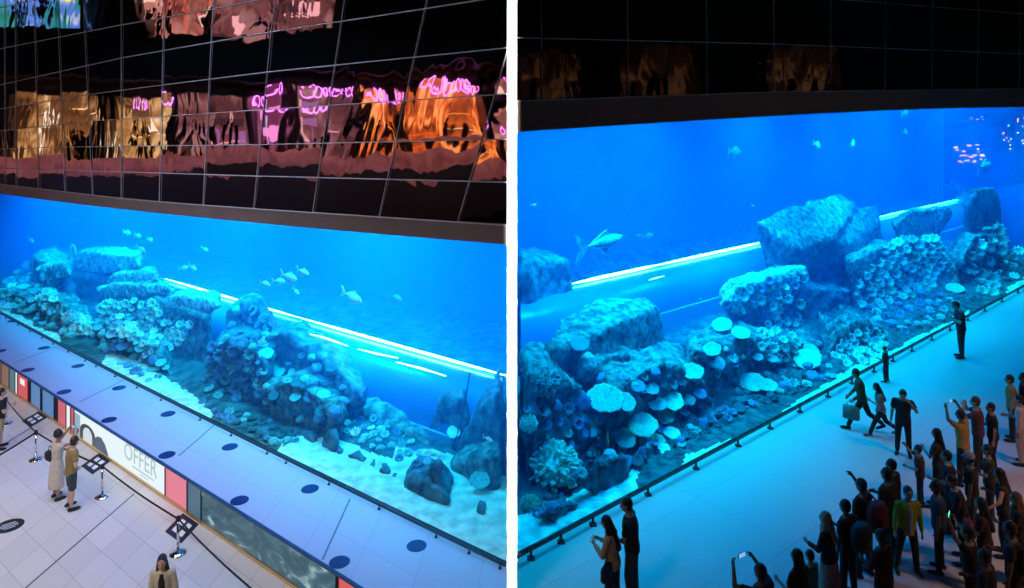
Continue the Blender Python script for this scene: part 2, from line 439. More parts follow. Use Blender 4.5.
# sand beds, one mesh each
def bedz(c, x, s):
    n = noise.fractal(Vector((x * 0.35, s * 0.35, 3.1 if c == 'L' else 8.2)), 1.0, 2.0, 4)
    e = min(1.0, max(0.0, (s - 0.1) / 1.2))
    if c == 'L':
        return 0.03 + 0.05 * s * e + 0.16 * n * e
    n2 = abs(noise.fractal(Vector((x * 1.6, s * 1.6, 2.0)), 1.0, 2.0, 4))
    return 0.03 + 0.20 * max(0, s - 1.2) * e + 0.22 * n * e + .28 * n2 * min(1, max(0, (s - .5) / .6))
TANK = {'L': [], 'R': []}        # meshes the corals can sit on
for c, cv, xs in (('L', GL, np.linspace(-26.5, -0.1, 330)), ('R', GR, np.linspace(0.1, 30, 360))):
    ss = np.concatenate([np.linspace(0.06, 4, 56), np.linspace(4.3, DEEP - 0.05, 24)])
    vs = [(x, cy(cv, x) + s, bedz(c, x, s)) for x in xs for s in ss]
    m_ = len(ss)
    fs = [(i * m_ + j, (i + 1) * m_ + j, (i + 1) * m_ + j + 1, i * m_ + j + 1) for i in range(len(xs) - 1) for j in range(m_ - 1)]
    jc = max(j for j in range(m_) if ss[j] < (3.3 if c == 'L' else 1.7))
    def sub(nm, j0, j1, m):
        vv = [vs[i * m_ + j] for i in range(len(xs)) for j in range(j0, j1 + 1)]; k = j1 - j0 + 1
        ff = [(i * k + j, (i + 1) * k + j, (i + 1) * k + j + 1, i * k + j + 1) for i in range(len(xs) - 1) for j in range(k - 1)]
        if nm == 'floor_sand':
            cen = lambda f: [sum(vv[i_][a_] for i_ in f) / 4 for a_ in range(3)]
            keep = [f for f in ff if insand(*cen(f))]; rest = [f for f in ff if not insand(*cen(f))]
            for n2, f2, m2 in ((nm, keep, m), ('floor_reef', rest, M['reeffloor'])):
                o = pyd(n2, vv, f2, m2, smooth=True); o['kind'] = 'structure'; TANK[c].append(o)
            return
        o = pyd(nm, vv, ff, m, smooth=True); o['kind'] = 'structure'; TANK[c].append(o)
    SP = {'L': [[(-10, 300), (30, 322), (60, 336), (60, 352), (-10, 325)], [(105, 350), (125, 356), (160, 374), (207, 402), (214, 432), (100, 372)], [(280, 442), (300, 434), (340, 440), (400, 462), (450, 472), (515, 496), (515, 590), (280, 472)], [(395, 445), (450, 455), (515, 480), (515, 590), (380, 520)]],
          'R': [[(510, 520), (560, 505), (600, 478), (625, 462), (640, 470), (630, 510), (510, 570)], [(672, 484), (686, 456), (712, 446), (764, 430), (768, 440)], [(770, 425), (800, 398), (862, 362), (900, 345), (970, 310), (975, 330), (770, 440)], [(1000, 300), (1010, 286), (1050, 262), (1050, 290)]]}[c]
    def insand(x, y, z):
        px, py = CX + F * x / y, YH + F * (CZ - z) / y
        px += 4 * noise.noise(Vector((x, y, 0)) * 1.5); py += 4 * noise.noise(Vector((x, y, 5)) * 1.5)
        r = False
        for poly in SP:
            q = False
            for (x0, y0), (x1, y1) in zip(poly, poly[1:] + poly[:1]):
                if (y0 > py) != (y1 > py) and px < (x1 - x0) * (py - y0) / (y1 - y0) + x0: q = not q
            r = r or q
        return r
    sub('floor_sand', 0, jc, M['sand' if c == 'L' else 'sandR']); sub('floor_reef', jc, m_ - 1, M['reeffloor'])

# ------------------------------------------------------------------ rocks
def rock_from(points, name, m, res=0.17, amp=0.16, seed=0, base=None, fine=0.09):
    bm = bmesh.new()
    for p in points: bm.verts.new(p)
    r = bmesh.ops.convex_hull(bm, input=bm.verts)
    bmesh.ops.delete(bm, geom=[g for g in bm.verts if not g.link_faces], context='VERTS')
    bmesh.ops.triangulate(bm, faces=bm.faces)
    for _ in range(9):
        long_e = [e for e in bm.edges if e.calc_length() > res * 1.6]
        if not long_e or len(bm.verts) > 22000: break
        bmesh.ops.subdivide_edges(bm, edges=long_e, cuts=1)
        bmesh.ops.triangulate(bm, faces=bm.faces)
    bmesh.ops.smooth_vert(bm, verts=bm.verts, factor=0.5, use_axis_x=True, use_axis_y=True, use_axis_z=True)
    bm.normal_update()
    off = Vector((seed * 3.7, seed * 1.9, seed * 5.3))
    for v in bm.verts:
        q = v.co * 0.9 + off
        d = noise.fractal(q, 0.9, 2.1, 4) * amp
        cell = noise.voronoi(v.co * 1.1 + off)[0]
        d += (cell[1] - cell[0]) * amp * 0.5
        d += (abs(noise.fractal(v.co * 3.0 + off, 1, 2, 4)) - .25) * fine * 1.3 + noise.noise(v.co * 7 + off) * fine * .35
        v.co += v.normal * d
    org = base or sum((v.co for v in bm.verts), Vector()) / len(bm.verts)
    bmesh.ops.translate(bm, verts=bm.verts, vec=-org)
    bmesh.ops.recalc_face_normals(bm, faces=bm.faces)
    o = mesh_obj(name, bm, m, smooth=True)
    o.location = org
    return o

def inward(c):
    return Vector((0.60, 0.80, 0)) if c == 'L' else Vector((-0.63, 0.777, 0))

def keep_in(c, p):
    return Vector((min(-.3, max(-25.6, p.x)) if c == 'L' else max(.3, min(28.9, p.x)), p.y, p.z))
def rock_pts(c, name, pts, m, label, seed=1, amp=0.12, cat='rock', res=.17, fine=.08):
    P = [keep_in(c, hit(side(c), x, y, s)) for x, y, s in pts]
    o = rock_from(P, name, m, res=res, amp=amp, seed=seed, fine=fine); tag(o, label, cat); TANK[c].append(o)
    return o

def rock_px(c, name, outline, s, depth, m, label, skirt=True, shrink=0.85, lift=0.0, seed=1, amp=0.16, res=0.17, group=None, cat='rock', toward=0.5, fine=0.09):
    """front outline seen in the picture, at depth s behind the glass, solid to s+depth; skirted down to the bed"""
    cv = side(c)
    P = [hit(cv, x, y, s) for x, y in outline]
    cen = sum(P, Vector()) / len(P)
    inn = inward(c) * 0.25 + Vector((cen.x, cen.y, 0)).normalized() * 0.75
    B = [cen + (p - cen) * shrink + inn * depth + Vector((0, 0, lift)) for p in P]
    pts = P + B
    if skirt:
        zs = sorted(P, key=lambda p: p.z)[:max(2, len(P) // 2)]
        pts += [Vector((p.x, p.y, -0.15)) for p in zs] + [Vector((p.x, p.y, -0.15)) + inn * depth for p in zs]
    pts = [keep_in(c, p) for p in pts]
    o = rock_from(pts, name, m, res=res, amp=amp, seed=seed, fine=fine)
    tag(o, label, cat, group)
    TANK[c].append(o)
    return o
LR = lambda *a, **k: rock_px('L', *a, **k)
RR = lambda *a, **k: rock_px('R', *a, **k)
# ---- right tank
rock_pts('R', 'reef_rock', [(756, 223, 5.2), (798, 248, 4.3), (829, 240, 4.3), (858, 204, 6.0), (842, 193, 6.6), (775, 213, 6.0), (767, 276, 5.2), (803, 270, 4.7), (852, 262, 5.6), (866, 232, 6.6), (790, 262, 6.6)], M['rock'],
   'huge angular boulder with a tilted flat top, highest rock in the deep tank', 2, .10)
rock_pts('R', 'reef_rock', [(832, 238, 4.9), (848, 244, 4.7), (880, 222, 5.6), (876, 206, 6.4), (856, 207, 6.4), (834, 268, 5.0), (870, 262, 5.3), (882, 240, 6.4)], M['rock'], 'tilted slab leaning against the huge angular boulder', 4, .09)
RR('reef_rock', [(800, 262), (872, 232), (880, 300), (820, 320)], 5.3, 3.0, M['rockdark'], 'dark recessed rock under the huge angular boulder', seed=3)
RR('reef_rock', [(893, 226), (912, 211), (950, 207), (953, 214), (935, 242), (900, 244)], 4.6, 1.6, M['rock'], 'slanting slab jutting out over the dense rosette corals', skirt=False, seed=5, amp=0.1)
RR('reef_rock', [(850, 262), (880, 246), (938, 240), (950, 262), (944, 310), (900, 336), (856, 330)], 3.6, 3.0, M['rock'], 'big rock face carrying the dense rosette corals', seed=6)
rock_pts('R', 'reef_rock', [(546, 344, 3.9), (556, 350, 3.6), (600, 331, 3.6), (645, 311, 3.8), (660, 306, 4.4), (648, 296, 5.4), (594, 300, 5.4), (560, 318, 5.0), (548, 385, 3.9), (560, 400, 3.7), (640, 380, 3.8), (664, 350, 4.4), (660, 340, 5.6), (556, 372, 5.6)], M['rock'],
   'dark block with a lit rough top beside the light strip end', 7, .10)
RR('reef_rock', [(516, 258), (570, 262), (580, 330), (560, 352), (516, 352)], 7.4, 3.0, M['rockdark'], 'tall dark rock wall beside the white divider', seed=8)
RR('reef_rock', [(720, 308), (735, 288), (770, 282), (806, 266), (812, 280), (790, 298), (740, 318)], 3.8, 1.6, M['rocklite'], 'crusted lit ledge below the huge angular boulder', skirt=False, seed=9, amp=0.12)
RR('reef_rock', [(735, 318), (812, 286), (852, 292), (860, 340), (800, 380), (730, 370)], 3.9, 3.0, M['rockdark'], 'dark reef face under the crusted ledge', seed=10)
RR('reef_rock', [(690, 352), (740, 338), (815, 356), (845, 372), (790, 392), (730, 412), (680, 400)], 2.2, 2.6, M['rock'], 'low reef slope with round plate corals', seed=11, amp=0.22)
RR('reef_rock', [(610, 388), (660, 362), (700, 372), (716, 424), (686, 452), (640, 462), (604, 440)], 2.0, 2.8, M['rock'], 'reef mound under the cyan table corals', seed=12, amp=0.22)
RR('reef_rock', [(577, 376), (600, 356), (640, 352), (655, 372), (640, 400), (590, 402)], 3.4, 1.8, M['rock'], 'dim knobbly rock below the dark block', seed=13, amp=0.25)
RR('reef_rock', [(516, 372), (550, 368), (580, 392), (590, 440), (560, 470), (516, 470)], 2.4, 2.6, M['rock'], 'reef rock beside the divider behind the bushy coral', seed=14, amp=0.22)
RR('reef_rock', [(968, 205), (976, 190), (995, 186), (1002, 202), (1000, 236), (970, 242)], 3.2, 1.6, M['rockdark'], 'rounded knob topping the coral pillar', skirt=False, seed=15, amp=0.1)
RR('reef_rock', [(960, 262), (975, 236), (1000, 232), (1014, 262), (1012, 285), (980, 305), (956, 300)], 2.2, 3.2, M['rock'], 'coral covered pillar behind the man with the phone', seed=16, amp=0.2)
RR('reef_rock', [(1012, 200), (1040, 180), (1060, 200), (1050, 262), (1018, 262)], 3.4, 2.0, M['rock'], 'dim rock at the far end of the deep tank', seed=17)
RR('boulder', [(1004, 288), (1016, 278), (1034, 272), (1040, 284), (1008, 298)], 0.9, 1.0, M['rockdark'], 'dark low boulder on the sand at the far glass end', seed=18, amp=0.06)
RR('reef_rock', [(840, 330), (858, 318), (885, 330), (888, 350), (862, 364), (838, 372), (815, 380)], 1.6, 2.0, M['rock'], 'low rock under the bright white corals by the rail', seed=19, amp=0.2)
for i, (x, y, w_, h_, s) in enumerate([(600, 470, 60, 14, .7), (560, 512, 40, 10, .5), (645, 455, 30, 12, 1.0), (690, 452, 26, 10, 1.1), (755, 412, 46, 14, 1.0), (720, 420, 40, 16, 1.3)]):
    RR('boulder', [(x - w_ / 2, y + h_ * .6), (x - w_ * .3, y - h_ * .1), (x + w_ * .2, y - h_ * .8), (x + w_ / 2, y - h_ * .9), (x + w_ * .4, y - h_ * .4), (x, y + h_ * .3)], s, 0.25, M['rockdark'],
       ['long dark stone on the sand left of the couple', 'slim dark stone under the bushy coral', 'dark stone at the sand edge above the couple', 'dark stone at the tip of the short sand patch', 'long dark stone under the round cyan plate', 'dark stone between table corals and sand patch'][i], seed=30 + i, amp=0.08)
# ---- left tank
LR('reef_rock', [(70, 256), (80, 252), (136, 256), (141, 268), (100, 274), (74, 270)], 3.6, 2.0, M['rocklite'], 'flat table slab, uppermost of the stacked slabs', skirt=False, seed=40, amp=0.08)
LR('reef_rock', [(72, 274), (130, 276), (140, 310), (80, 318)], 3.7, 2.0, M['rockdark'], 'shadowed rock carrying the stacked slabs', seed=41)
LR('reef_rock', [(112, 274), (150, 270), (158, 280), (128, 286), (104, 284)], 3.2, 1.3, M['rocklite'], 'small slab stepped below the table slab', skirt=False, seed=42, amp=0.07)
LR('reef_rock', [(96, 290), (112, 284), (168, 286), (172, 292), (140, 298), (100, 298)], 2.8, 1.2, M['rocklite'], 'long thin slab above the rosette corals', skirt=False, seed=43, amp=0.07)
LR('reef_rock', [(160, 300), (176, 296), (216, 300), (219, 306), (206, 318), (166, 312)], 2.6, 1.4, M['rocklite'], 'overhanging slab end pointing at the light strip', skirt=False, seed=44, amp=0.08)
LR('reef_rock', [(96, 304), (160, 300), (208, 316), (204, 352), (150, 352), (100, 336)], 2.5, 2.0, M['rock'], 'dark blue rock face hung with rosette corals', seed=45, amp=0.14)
LR('reef_rock', [(-20, 262), (0, 254), (38, 258), (62, 270), (56, 300), (0, 306), (-20, 300)], 3.0, 2.6, M['rock'], 'terraced reef at the far end of the bright tank', seed=46, amp=0.3)
LR('reef_rock', [(34, 268), (64, 262), (72, 276), (50, 282)], 2.6, 1.0, M['rocklite'], 'pale ledge sticking out of the terraced reef', skirt=False, seed=47, amp=0.1)
LR('reef_rock', [(-10, 296), (20, 296), (60, 302), (84, 330), (70, 340), (30, 320), (-10, 306)], 1.0, 2.0, M['rock'], 'low lit reef slope along the far glass', seed=48, amp=0.25)
LR('reef_rock', [(76, 330), (110, 322), (150, 345), (175, 380), (150, 384), (110, 360)], 1.2, 1.6, M['rock'], 'low reef below the rosette wall', seed=49, amp=0.25)
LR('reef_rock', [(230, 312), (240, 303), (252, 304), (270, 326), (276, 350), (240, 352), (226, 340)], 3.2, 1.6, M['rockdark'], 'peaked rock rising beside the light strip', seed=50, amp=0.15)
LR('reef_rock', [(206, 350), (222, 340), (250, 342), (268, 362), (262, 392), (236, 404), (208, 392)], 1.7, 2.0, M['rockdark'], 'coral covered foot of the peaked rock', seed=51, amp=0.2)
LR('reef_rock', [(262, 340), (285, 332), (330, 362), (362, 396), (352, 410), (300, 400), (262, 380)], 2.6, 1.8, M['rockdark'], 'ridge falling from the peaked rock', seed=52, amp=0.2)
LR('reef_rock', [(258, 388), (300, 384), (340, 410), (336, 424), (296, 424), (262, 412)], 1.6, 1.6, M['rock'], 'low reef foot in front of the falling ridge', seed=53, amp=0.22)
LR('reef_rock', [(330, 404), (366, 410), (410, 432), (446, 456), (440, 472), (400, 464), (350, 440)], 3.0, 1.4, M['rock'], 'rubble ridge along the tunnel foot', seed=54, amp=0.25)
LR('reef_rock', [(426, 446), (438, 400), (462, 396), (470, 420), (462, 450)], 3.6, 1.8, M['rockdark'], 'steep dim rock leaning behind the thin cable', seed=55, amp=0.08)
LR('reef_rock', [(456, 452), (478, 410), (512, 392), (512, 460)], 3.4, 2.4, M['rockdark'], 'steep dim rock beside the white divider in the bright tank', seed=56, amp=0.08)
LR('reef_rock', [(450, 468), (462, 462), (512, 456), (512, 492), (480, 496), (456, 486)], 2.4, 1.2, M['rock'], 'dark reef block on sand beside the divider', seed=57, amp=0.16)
LR('boulder', [(402, 478), (410, 474), (440, 488), (450, 502), (446, 510), (420, 500), (404, 490)], 0.9, 1.1, M['rockdark'], 'largest dark boulder lying on the pale sand', seed=58, amp=0.06)
for i, (x, y, w_) in enumerate([(322, 452, 16), (336, 454, 12), (354, 463, 22), (370, 470, 14), (382, 476, 16), (393, 481, 12), (460, 514, 16), (472, 521, 18), (486, 527, 20), (500, 533, 18), (434, 470, 14), (480, 512, 10), (495, 541, 10), (330, 440, 18), (308, 440, 14)]):
    h_ = w_ * 0.5
    LR('stone', [(x - w_ / 2, y), (x - w_ * .3, y - h_ * .7), (x + w_ * .2, y - h_ * .8), (x + w_ / 2, y - 1), (x + w_ * .3, y + h_ * .5), (x - w_ * .3, y + h_ * .35)], 1.1, 0.35, M['rockdark'],
       'small dark stone in the broken line across the pale sand', group='stones lying in a line on the sand', cat='stone', seed=60 + i, amp=0.03, res=0.12)
# ------------------------------------------------------------------ facades above the glass
def interp(pts):
    xs = [p[0] for p in pts]; ys = [p[1] for p in pts]
    def f(x):
        if x <= xs[0]: return ys[0] + (x - xs[0]) * (ys[1] - ys[0]) / (xs[1] - xs[0])
        if x >= xs[-1]: return ys[-1] + (x - xs[-1]) * (ys[-1] - ys[-2]) / (xs[-1] - xs[-2])
        return float(np.interp(x, xs, ys))
    return f
HL = [interp(p) for p in (
    [(0, -60), (211, -150), (507, -260)],
    [(0, 8), (122, -18), (211, -40), (507, -115)],
    [(0, 49), (122, 25), (211, 10), (507, -52)],
    [(0, 85), (122, 58), (260, 34), (485, 0), (507, -4)],
    [(0, 109), (92, 94), (260, 73), (507, 48)],
    [(0, 131), (92, 121), (260, 110), (507, 94)],
    [(0, 149), (61, 147), (260, 144.6), (507, 139)],
    [(0, 168), (260, 176), (507, 182)],
    [(0, 184), (136, 200), (260, 209), (507, 225)])]
VL = [(-26, -24), (-8, -5), (5, 6), (16, 17), (35, 39.5), (58, 66), (84, 93.5), (122, 122), (165, 160), (214, 204), (275, 255), (345, 315), (427, 383), (522, 464), (640, 556)]
def grid_pt(Hf, V, curve, s):
    x = V[0]
    for _ in range(20):
        y = Hf(x); x = V[0] + (V[1] - V[0]) * y / 200.0
    x = min(x, 511) if curve is GL else x
    return hit(curve, x, Hf(x), s)
def facade(name, HH, VV, curve, s, pm, sm, side_tag, seam_w, jitter):
    root = empty(name); root['kind'] = 'structure'
    G = [[grid_pt(h, v, curve, s) for v in VV] for h in HH]
    for j in range(len(HH) - 1):
        for i in range(len(VV) - 1):
            q = [G[j][i], G[j][i + 1], G[j + 1][i + 1], G[j + 1][i]]
            if (q[0] - q[1]).length < 0.05 or (q[3] - q[2]).length < 0.02: continue
            n = 6; vs = []
            tilt = (rnd.uniform(-1, 1) * jitter, rnd.uniform(-1, 1) * jitter)
            for a in range(n + 1):
                for b in range(n + 1):
                    p = q[0].lerp(q[1], a / n).lerp(q[3].lerp(q[2], a / n), b / n)
                    vs.append(p + Vector((0, -1, 0)) * (tilt[0] * (a / n - .5) + tilt[1] * (b / n - .5) + 0.02))
            fs = [(a * (n + 1) + b, a * (n + 1) + b + 1, (a + 1) * (n + 1) + b + 1, (a + 1) * (n + 1) + b) for a in range(n) for b in range(n)]
            back = len(vs)
            vs += [q[0] + Vector((0, .03, 0)), q[1] + Vector((0, .03, 0)), q[2] + Vector((0, .03, 0)), q[3] + Vector((0, .03, 0))]
            fs.append((back, back + 1, back + 2, back + 3))
            pyd('glass_panel', vs, fs, pm, root, smooth=True)
    # seams
    for h, row in zip(HH, G):
        bm = bmesh.new(); pts = []
        for p in row:
            if not pts or (p - pts[-1]).length > 0.05: pts.append(p + Vector((0, -.05, 0)))
        tube(bm, pts, seam_w, 4); mesh_obj('seam', bm, sm, root, False)
    for i in range(len(VV)):
        col = [G[j][i] + Vector((0, -.05, 0)) for j in range(len(HH))]
        if col[-1].x > 0 and curve is GL: continue
        bm = bmesh.new(); tube(bm, col, seam_w, 4); mesh_obj('seam', bm, sm, root, False)
    return root
facade('wall_facade_left', HL, VL, GL, -0.45, M['mirrorL'], M['seam'], 'left', 0.011, 0.02)
HR = [interp(p) for p in (
    [(518, -190), (770, -150), (1024, -110)], [(518, -90), (770, -62), (1024, -36)],
    [(518, -30), (842, 0), (1024, 14)], [(518, 38), (770, 44), (1024, 54)], [(518, 101), (770, 92), (1024, 88.5)])]
VR = [(513, 513), (541, 543), (627, 629), (706, 707), (773, 775), (830, 830), (885, 883), (932, 930), (978, 975), (1020, 1016), (1062, 1058)]
facade('wall_facade_right', HR, VR, GR, -0.45, M['mirrorR'], M['seamdark'], 'right', 0.010, 0.02)
# bulkheads between panels and glass
def bulk(name, curve, xs, ztf, Htop, m):
    zt = []
    Q = [hit(curve, x, Htop(x), -0.5) for x in (np.linspace(0, 505, 9) if curve is GL else np.linspace(519, 1024, 9))]
    q = np.polyfit([p.x for p in Q], [p.z for p in Q], 2)
    lip = [hit(curve, x, y, -0.5) for x, y in ((0, 193.6), (130, 209.5), (260, 224), (380, 234.5), (507, 244))] if curve is GL else [hit(curve, x, y, -0.5) for x, y in ((518, 132.5), (640, 124), (770, 115.5), (900, 110.5), (1024, 107))]
    q2 = np.polyfit([p.x for p in lip], [p.z for p in lip], 2)
    o = slab_along(name, curve, xs, -0.5, 1.25, lambda x: float(np.polyval(q2, x)), lambda x: float(np.polyval(q, x)), m)  # rear part reaches unseen behind the glass, deepened to block tank light
    o['kind'] = 'structure'
    return o
bulk('trim_1', GL, XL, ZTL, HL[-1], M['bulkL'])
bulk('trim_2', GR, XR, ZTR, HR[-1], M['bulkR'])
# backing behind the panels so nothing shines through
o = slab_along('wall_upper_left', GL, XL, -0.36, 0.04, lambda x: ZTL(x) + 0.25, K(18.4), M['dark']); o['kind'] = 'structure'
o = slab_along('wall_upper_right', GR, XR, -0.36, 0.04, lambda x: ZTR(x) + 0.3, K(18.4), M['dark']); o['kind'] = 'structure'
# ------------------------------------------------------------------ lights
def tank_lights(c, zt, wt, xs, power, col):
    for x in xs:
        for s, k, tl in ((1.75, 1.7, 0.0), (5.5, 0.8, 0.0), (9.5, 0.7, 0.0)):
            s += .0; y = cy(side(c), x) + s; i_ = inward(c) * tl
            area('tank_light', (x, y, wt - 0.15), (x + i_.x, y + i_.y, 0), (3.0, 0.6 if s < 2 else 1.5), col, power * k, 150 if s < 2 else (62 if s < 6 else 95))
tank_lights('L', ZTL, WTL, (-22, -15.5, -9.5, -4), 840, (0.04, 0.68, 1.0))
tank_lights('R', ZTR, WTR, (3.0, 8.5, 14.5, 21, 27), 760, (0.03, 0.88, 0.95))
# hall lights
for x, y in ((-21, 6), (-14, 2), (-9, 0)):
    area('hall_light', (x, y, 17.8), (x + 0.5, y + 11, 0), (4, 3), (1.0, 0.94, 0.90), 235, 66)
area('walkway_light', (-9, 15, 18), (-9, 18, 0), (14, 2), (0.52, 0.62, 1.0), 380, 70)
area('crowd_light', (16, 8, 14), (14.0, 11.5, 0), (2, 2), (1.0, 0.55, 0.36), 260, 58)
for x in (3, 8, 13, 18, 23):
    y = cy(GR, x) - 0.9
    area('blue_fill', (x, y, ZTR(x) - 0.2), (x, y + 0.8, 0), (3.0, 0.4), (0.0, 0.37, 1.0), 165, 86)  # added blue lamps standing in for the tank's glow on the floor
area('pillar_fill', (0, -2.5, 6), (0, 12, 6), (0.1, 12), (1, 1, 1), 60, 1)  # added strip lamp behind the camera, there only to whiten the divider
# ------------------------------------------------------------------ lit shop fronts across the hall (seen mirrored in the black glass)
def shop_glow(name, cols, strength, scale, seed):
    m = bpy.data.materials.new(name); m.use_nodes = True
    b = m.node_tree.nodes['Principled BSDF']; b.inputs['Base Color'].default_value = (0.02, 0.02, 0.02, 1)
    tc = nd(m, 'ShaderNodeTexCoord'); mp = nd(m, 'ShaderNodeMapping')
    mp.inputs['Location'].default_value = (seed * 3.1, seed * 1.7, seed)
    mp.inputs['Scale'].default_value = (1, 1.0, 0.6)
    n = nd(m, 'ShaderNodeTexNoise'); n.inputs['Scale'].default_value = scale; n.inputs['Detail'].default_value = 4
    n.inputs['Distortion'].default_value = 1.2
    lk(m, tc.outputs['Object'], mp.inputs[0]); lk(m, mp.outputs[0], n.inputs['Vector'])
    r = nd(m, 'ShaderNodeValToRGB'); e = r.color_ramp.elements
    e[0].position = 0.30; e[0].color = (*cols[0], 1); e[1].position = 0.72; e[1].color = (*cols[-1], 1)
    for k, c in enumerate(cols[1:-1]):
        q = e.new(0.30 + 0.42 * (k + 1) / (len(cols) - 1)); q.color = (*c, 1)
    lk(m, n.outputs['Fac'], r.inputs['Fac']); lk(m, r.outputs['Color'], b.inputs['Emission Color'])
    b.inputs['Emission Strength'].default_value = strength
    return m
GL_ = {
 'amber': shop_glow('amber_display', [(.02, .008, .003), (.25, .10, .03), (.9, .55, .22)], 1.7, 0.9, 1),
 'gold': shop_glow('gold_display', [(.05, .02, .005), (.45, .22, .06), (1, .7, .3)], 1.7, 1.1, 2),
 'rose': shop_glow('rose_display', [(.03, .01, .012), (.30, .10, .10), (.7, .35, .32)], 1.2, 0.8, 3),
 'magenta': shop_glow('magenta_display', [(.04, .01, .03), (.35, .06, .16), (.6, .25, .4)], 1.2, 0.8, 4),
 'orange': shop_glow('orange_display', [(.06, .01, .004), (.55, .10, .015), (1.0, .42, .12)], 3.2, 0.9, 5),
 'aqua': shop_glow('aqua_display', [(.0, .04, .05), (.02, .30, .22), (.1, .25, .9), (.8, .9, .8)], 1.6, 0.9, 6),
 'red': shop_glow('red_display', [(.06, .01, .01), (.5, .16, .12), (1, .45, .35)], 1.3, 0.8, 7),
 'dusk': shop_glow('dim_display', [(.0, .0, .0), (.03, .012, .006), (.3, .14, .06)], 1.3, 0.6, 8),
 'floorglow': mat('pinkish_shop_floor', (0.45, 0.25, 0.22), 0.6),
}
M['shopfloor'] = mat('polished_balcony_floor', (0.5, 0.32, 0.28), 0.5)
M['neon'] = emit_mat('neon_violet', (0.75, 0.16, 1.0), 9)
M['neonw'] = emit_mat('neon_white', (1.0, 0.6, 1.0), 9)
M['shopframe'] = mat('shop_frame', (0.10, 0.06, 0.05), 0.5)
M['shopwood'] = mat('shop_pier', (0.25, 0.12, 0.09), 0.6)
CASES = {}
for g_, cc in (('amber', [(1, .62, .25), (.12, .05, .02), (.9, .8, .6)]), ('gold', [(1, .7, .3), (.1, .05, .02), (1, .85, .6)]), ('rose', [(.9, .45, .45), (.05, .02, .03), (.3, .12, .3)]), ('magenta', [(.9, .3, .7), (.08, .02, .08), (.7, .5, .9)]),
               ('orange', [(1, .30, .05), (1, .62, .30), (.12, .02, .005), (.9, .12, .02)]), ('aqua', [(.9, .95, .9), (.0, .5, .2), (.55, .25, .9), (.9, .35, .05), (.8, .8, .1), (.02, .03, .05)]), ('red', [(.9, .08, .04), (.9, .6, .5), (.05, .02, .02)]), ('dusk', [(.10, .05, .02), (.02, .01, .01)])):
    CASES[g_] = [emit_mat('lit_case', c_, 2.2) for c_ in cc]
def shop(x, y0, y1, z0, z1, glow, label, group, neon=None, facing=1):
    t = empty('shop_front', (x, (y0 + y1) / 2, z0)); tag(t, label, 'shop', group)
    d = 1.6 * facing; w_ = y1 - y0; hh = z1 - z0
    bm = bmesh.new(); add_box(bm, (-d, 0, hh / 2), (0.1, w_, hh)); mesh_obj('display', bm, GL_[glow], t, False)
    bm = bmesh.new()
    for yy in (-w_ / 2 + .15, w_ / 2 - .15): add_box(bm, (-d / 2, yy, hh / 2), (1.6, 0.3, hh))
    add_box(bm, (-d / 2, 0, hh - .2), (1.6, w_, .4)); mesh_obj('frame', bm, M['shopframe'], t, False)
    bm = bmesh.new()
    for k in range(3): 
        yy = rnd.uniform(-w_ * .4, w_ * .4); hq = rnd.uniform(1.4, 2.3)
        capsule(bm, (-d * .55, yy, .2), .16, (-d * .55, yy, hq - .5), .24); ellipsoid(bm, (-d * .55, yy, hq - .1), (.14, .14, .18))
    mesh_obj('mannequin', bm, M['black'], t)
    for k in range(7):
        yy = rnd.uniform(-w_ * .42, w_ * .42); zz = rnd.uniform(.8, hh - 1.2); bm = bmesh.new()
        sz = rnd.choice([(.08, .08, 1.8), (.08, .9, .5), (.08, 1.1, .07), (.08, .5, .9), (.08, .06, 2.4)]); add_box(bm, (-d * .62, yy, zz), sz)
        mesh_obj('display_case', bm, rnd.choice(CASES[glow]), t, False)
    if neon:
        bm = bmesh.new(); yy = -w_ * .4
        for k in range(neon):
            n = 8; a0 = rnd.uniform(0, 6); rr = rnd.uniform(.22, .42)
            pts = [Vector((0.05 * facing, yy + rr * .7 * math.cos(a0 + a * .75) + a * .02, hh - .75 + rr * math.sin(a0 + a * .75))) for a in range(n)]
            tube(bm, pts, 0.05, 6); yy += w_ * .8 / neon
        mesh_obj('neon_sign', bm, M['neon'], t)
    return t
WX = -34.2
lower = [(34.5, 41, 'gold'), (29, 34.3, 'amber'), (24.5, 28.8, 'gold'), (20.5, 24.3, 'rose'), (17, 20.3, 'magenta'), (13.2, 16.8, 'rose'), (9.6, 13.0, 'orange'), (4.2, 9.4, 'orange'), (-2, 4.0, 'red')]
names = ['gold-lit shop front far along the mirrored row', 'amber shop front with a dark doorway in the mirrored row', 'golden shop front under a pale arch', 'dim rose-lit shop front', 'shop front under a violet column of neon', 'rose-lit shop front with a violet neon word', 'orange glowing shop front beneath thin neon loops', 'largest orange glowing shop front under a neon ribbon', 'red-lit shop front nearest along the mirrored row']
neons = [None, None, 2, None, 4, 6, 4, 8, 4]
for (a, b, g), nm, ne in zip(lower, names, neons):
    shop(WX, a, b, 5.6, 10.2, g, nm, 'shop fronts mirrored in the black glass', ne)
upper = [(30, 41, 'aqua'), (22.5, 26.8, 'red'), (14.8, 22.2, 'rose')]
un = ['green and blue lit shop front on the upper storey', 'red-lit shop front on the upper storey', 'rose-lit upper shop front']
for (a, b, g), nm in zip(upper, un):
    shop(WX, a, b, 13.4, 17.6, g, nm, 'upper shop fronts mirrored in the black glass')
M['floor_band'] = noise_mat('rose_floor_band', (0.30, 0.12, 0.11), (0.55, 0.28, 0.25), 1.2, 0.35, 0.0)  # upright panel added so its mirror image gives the pinkish floor band
boxs('added_floor_band', (-31.8, -8, 4.6), (-31.5, 44, 6.2), M['floor_band'])
boxs('trim_4', (-36, -8, 10.7), (-31.8, 44, 13.3), M['black'])
boxs('trim_5', (-36, -8, 1.5), (-31.4, 44, 5.2), M['black'])
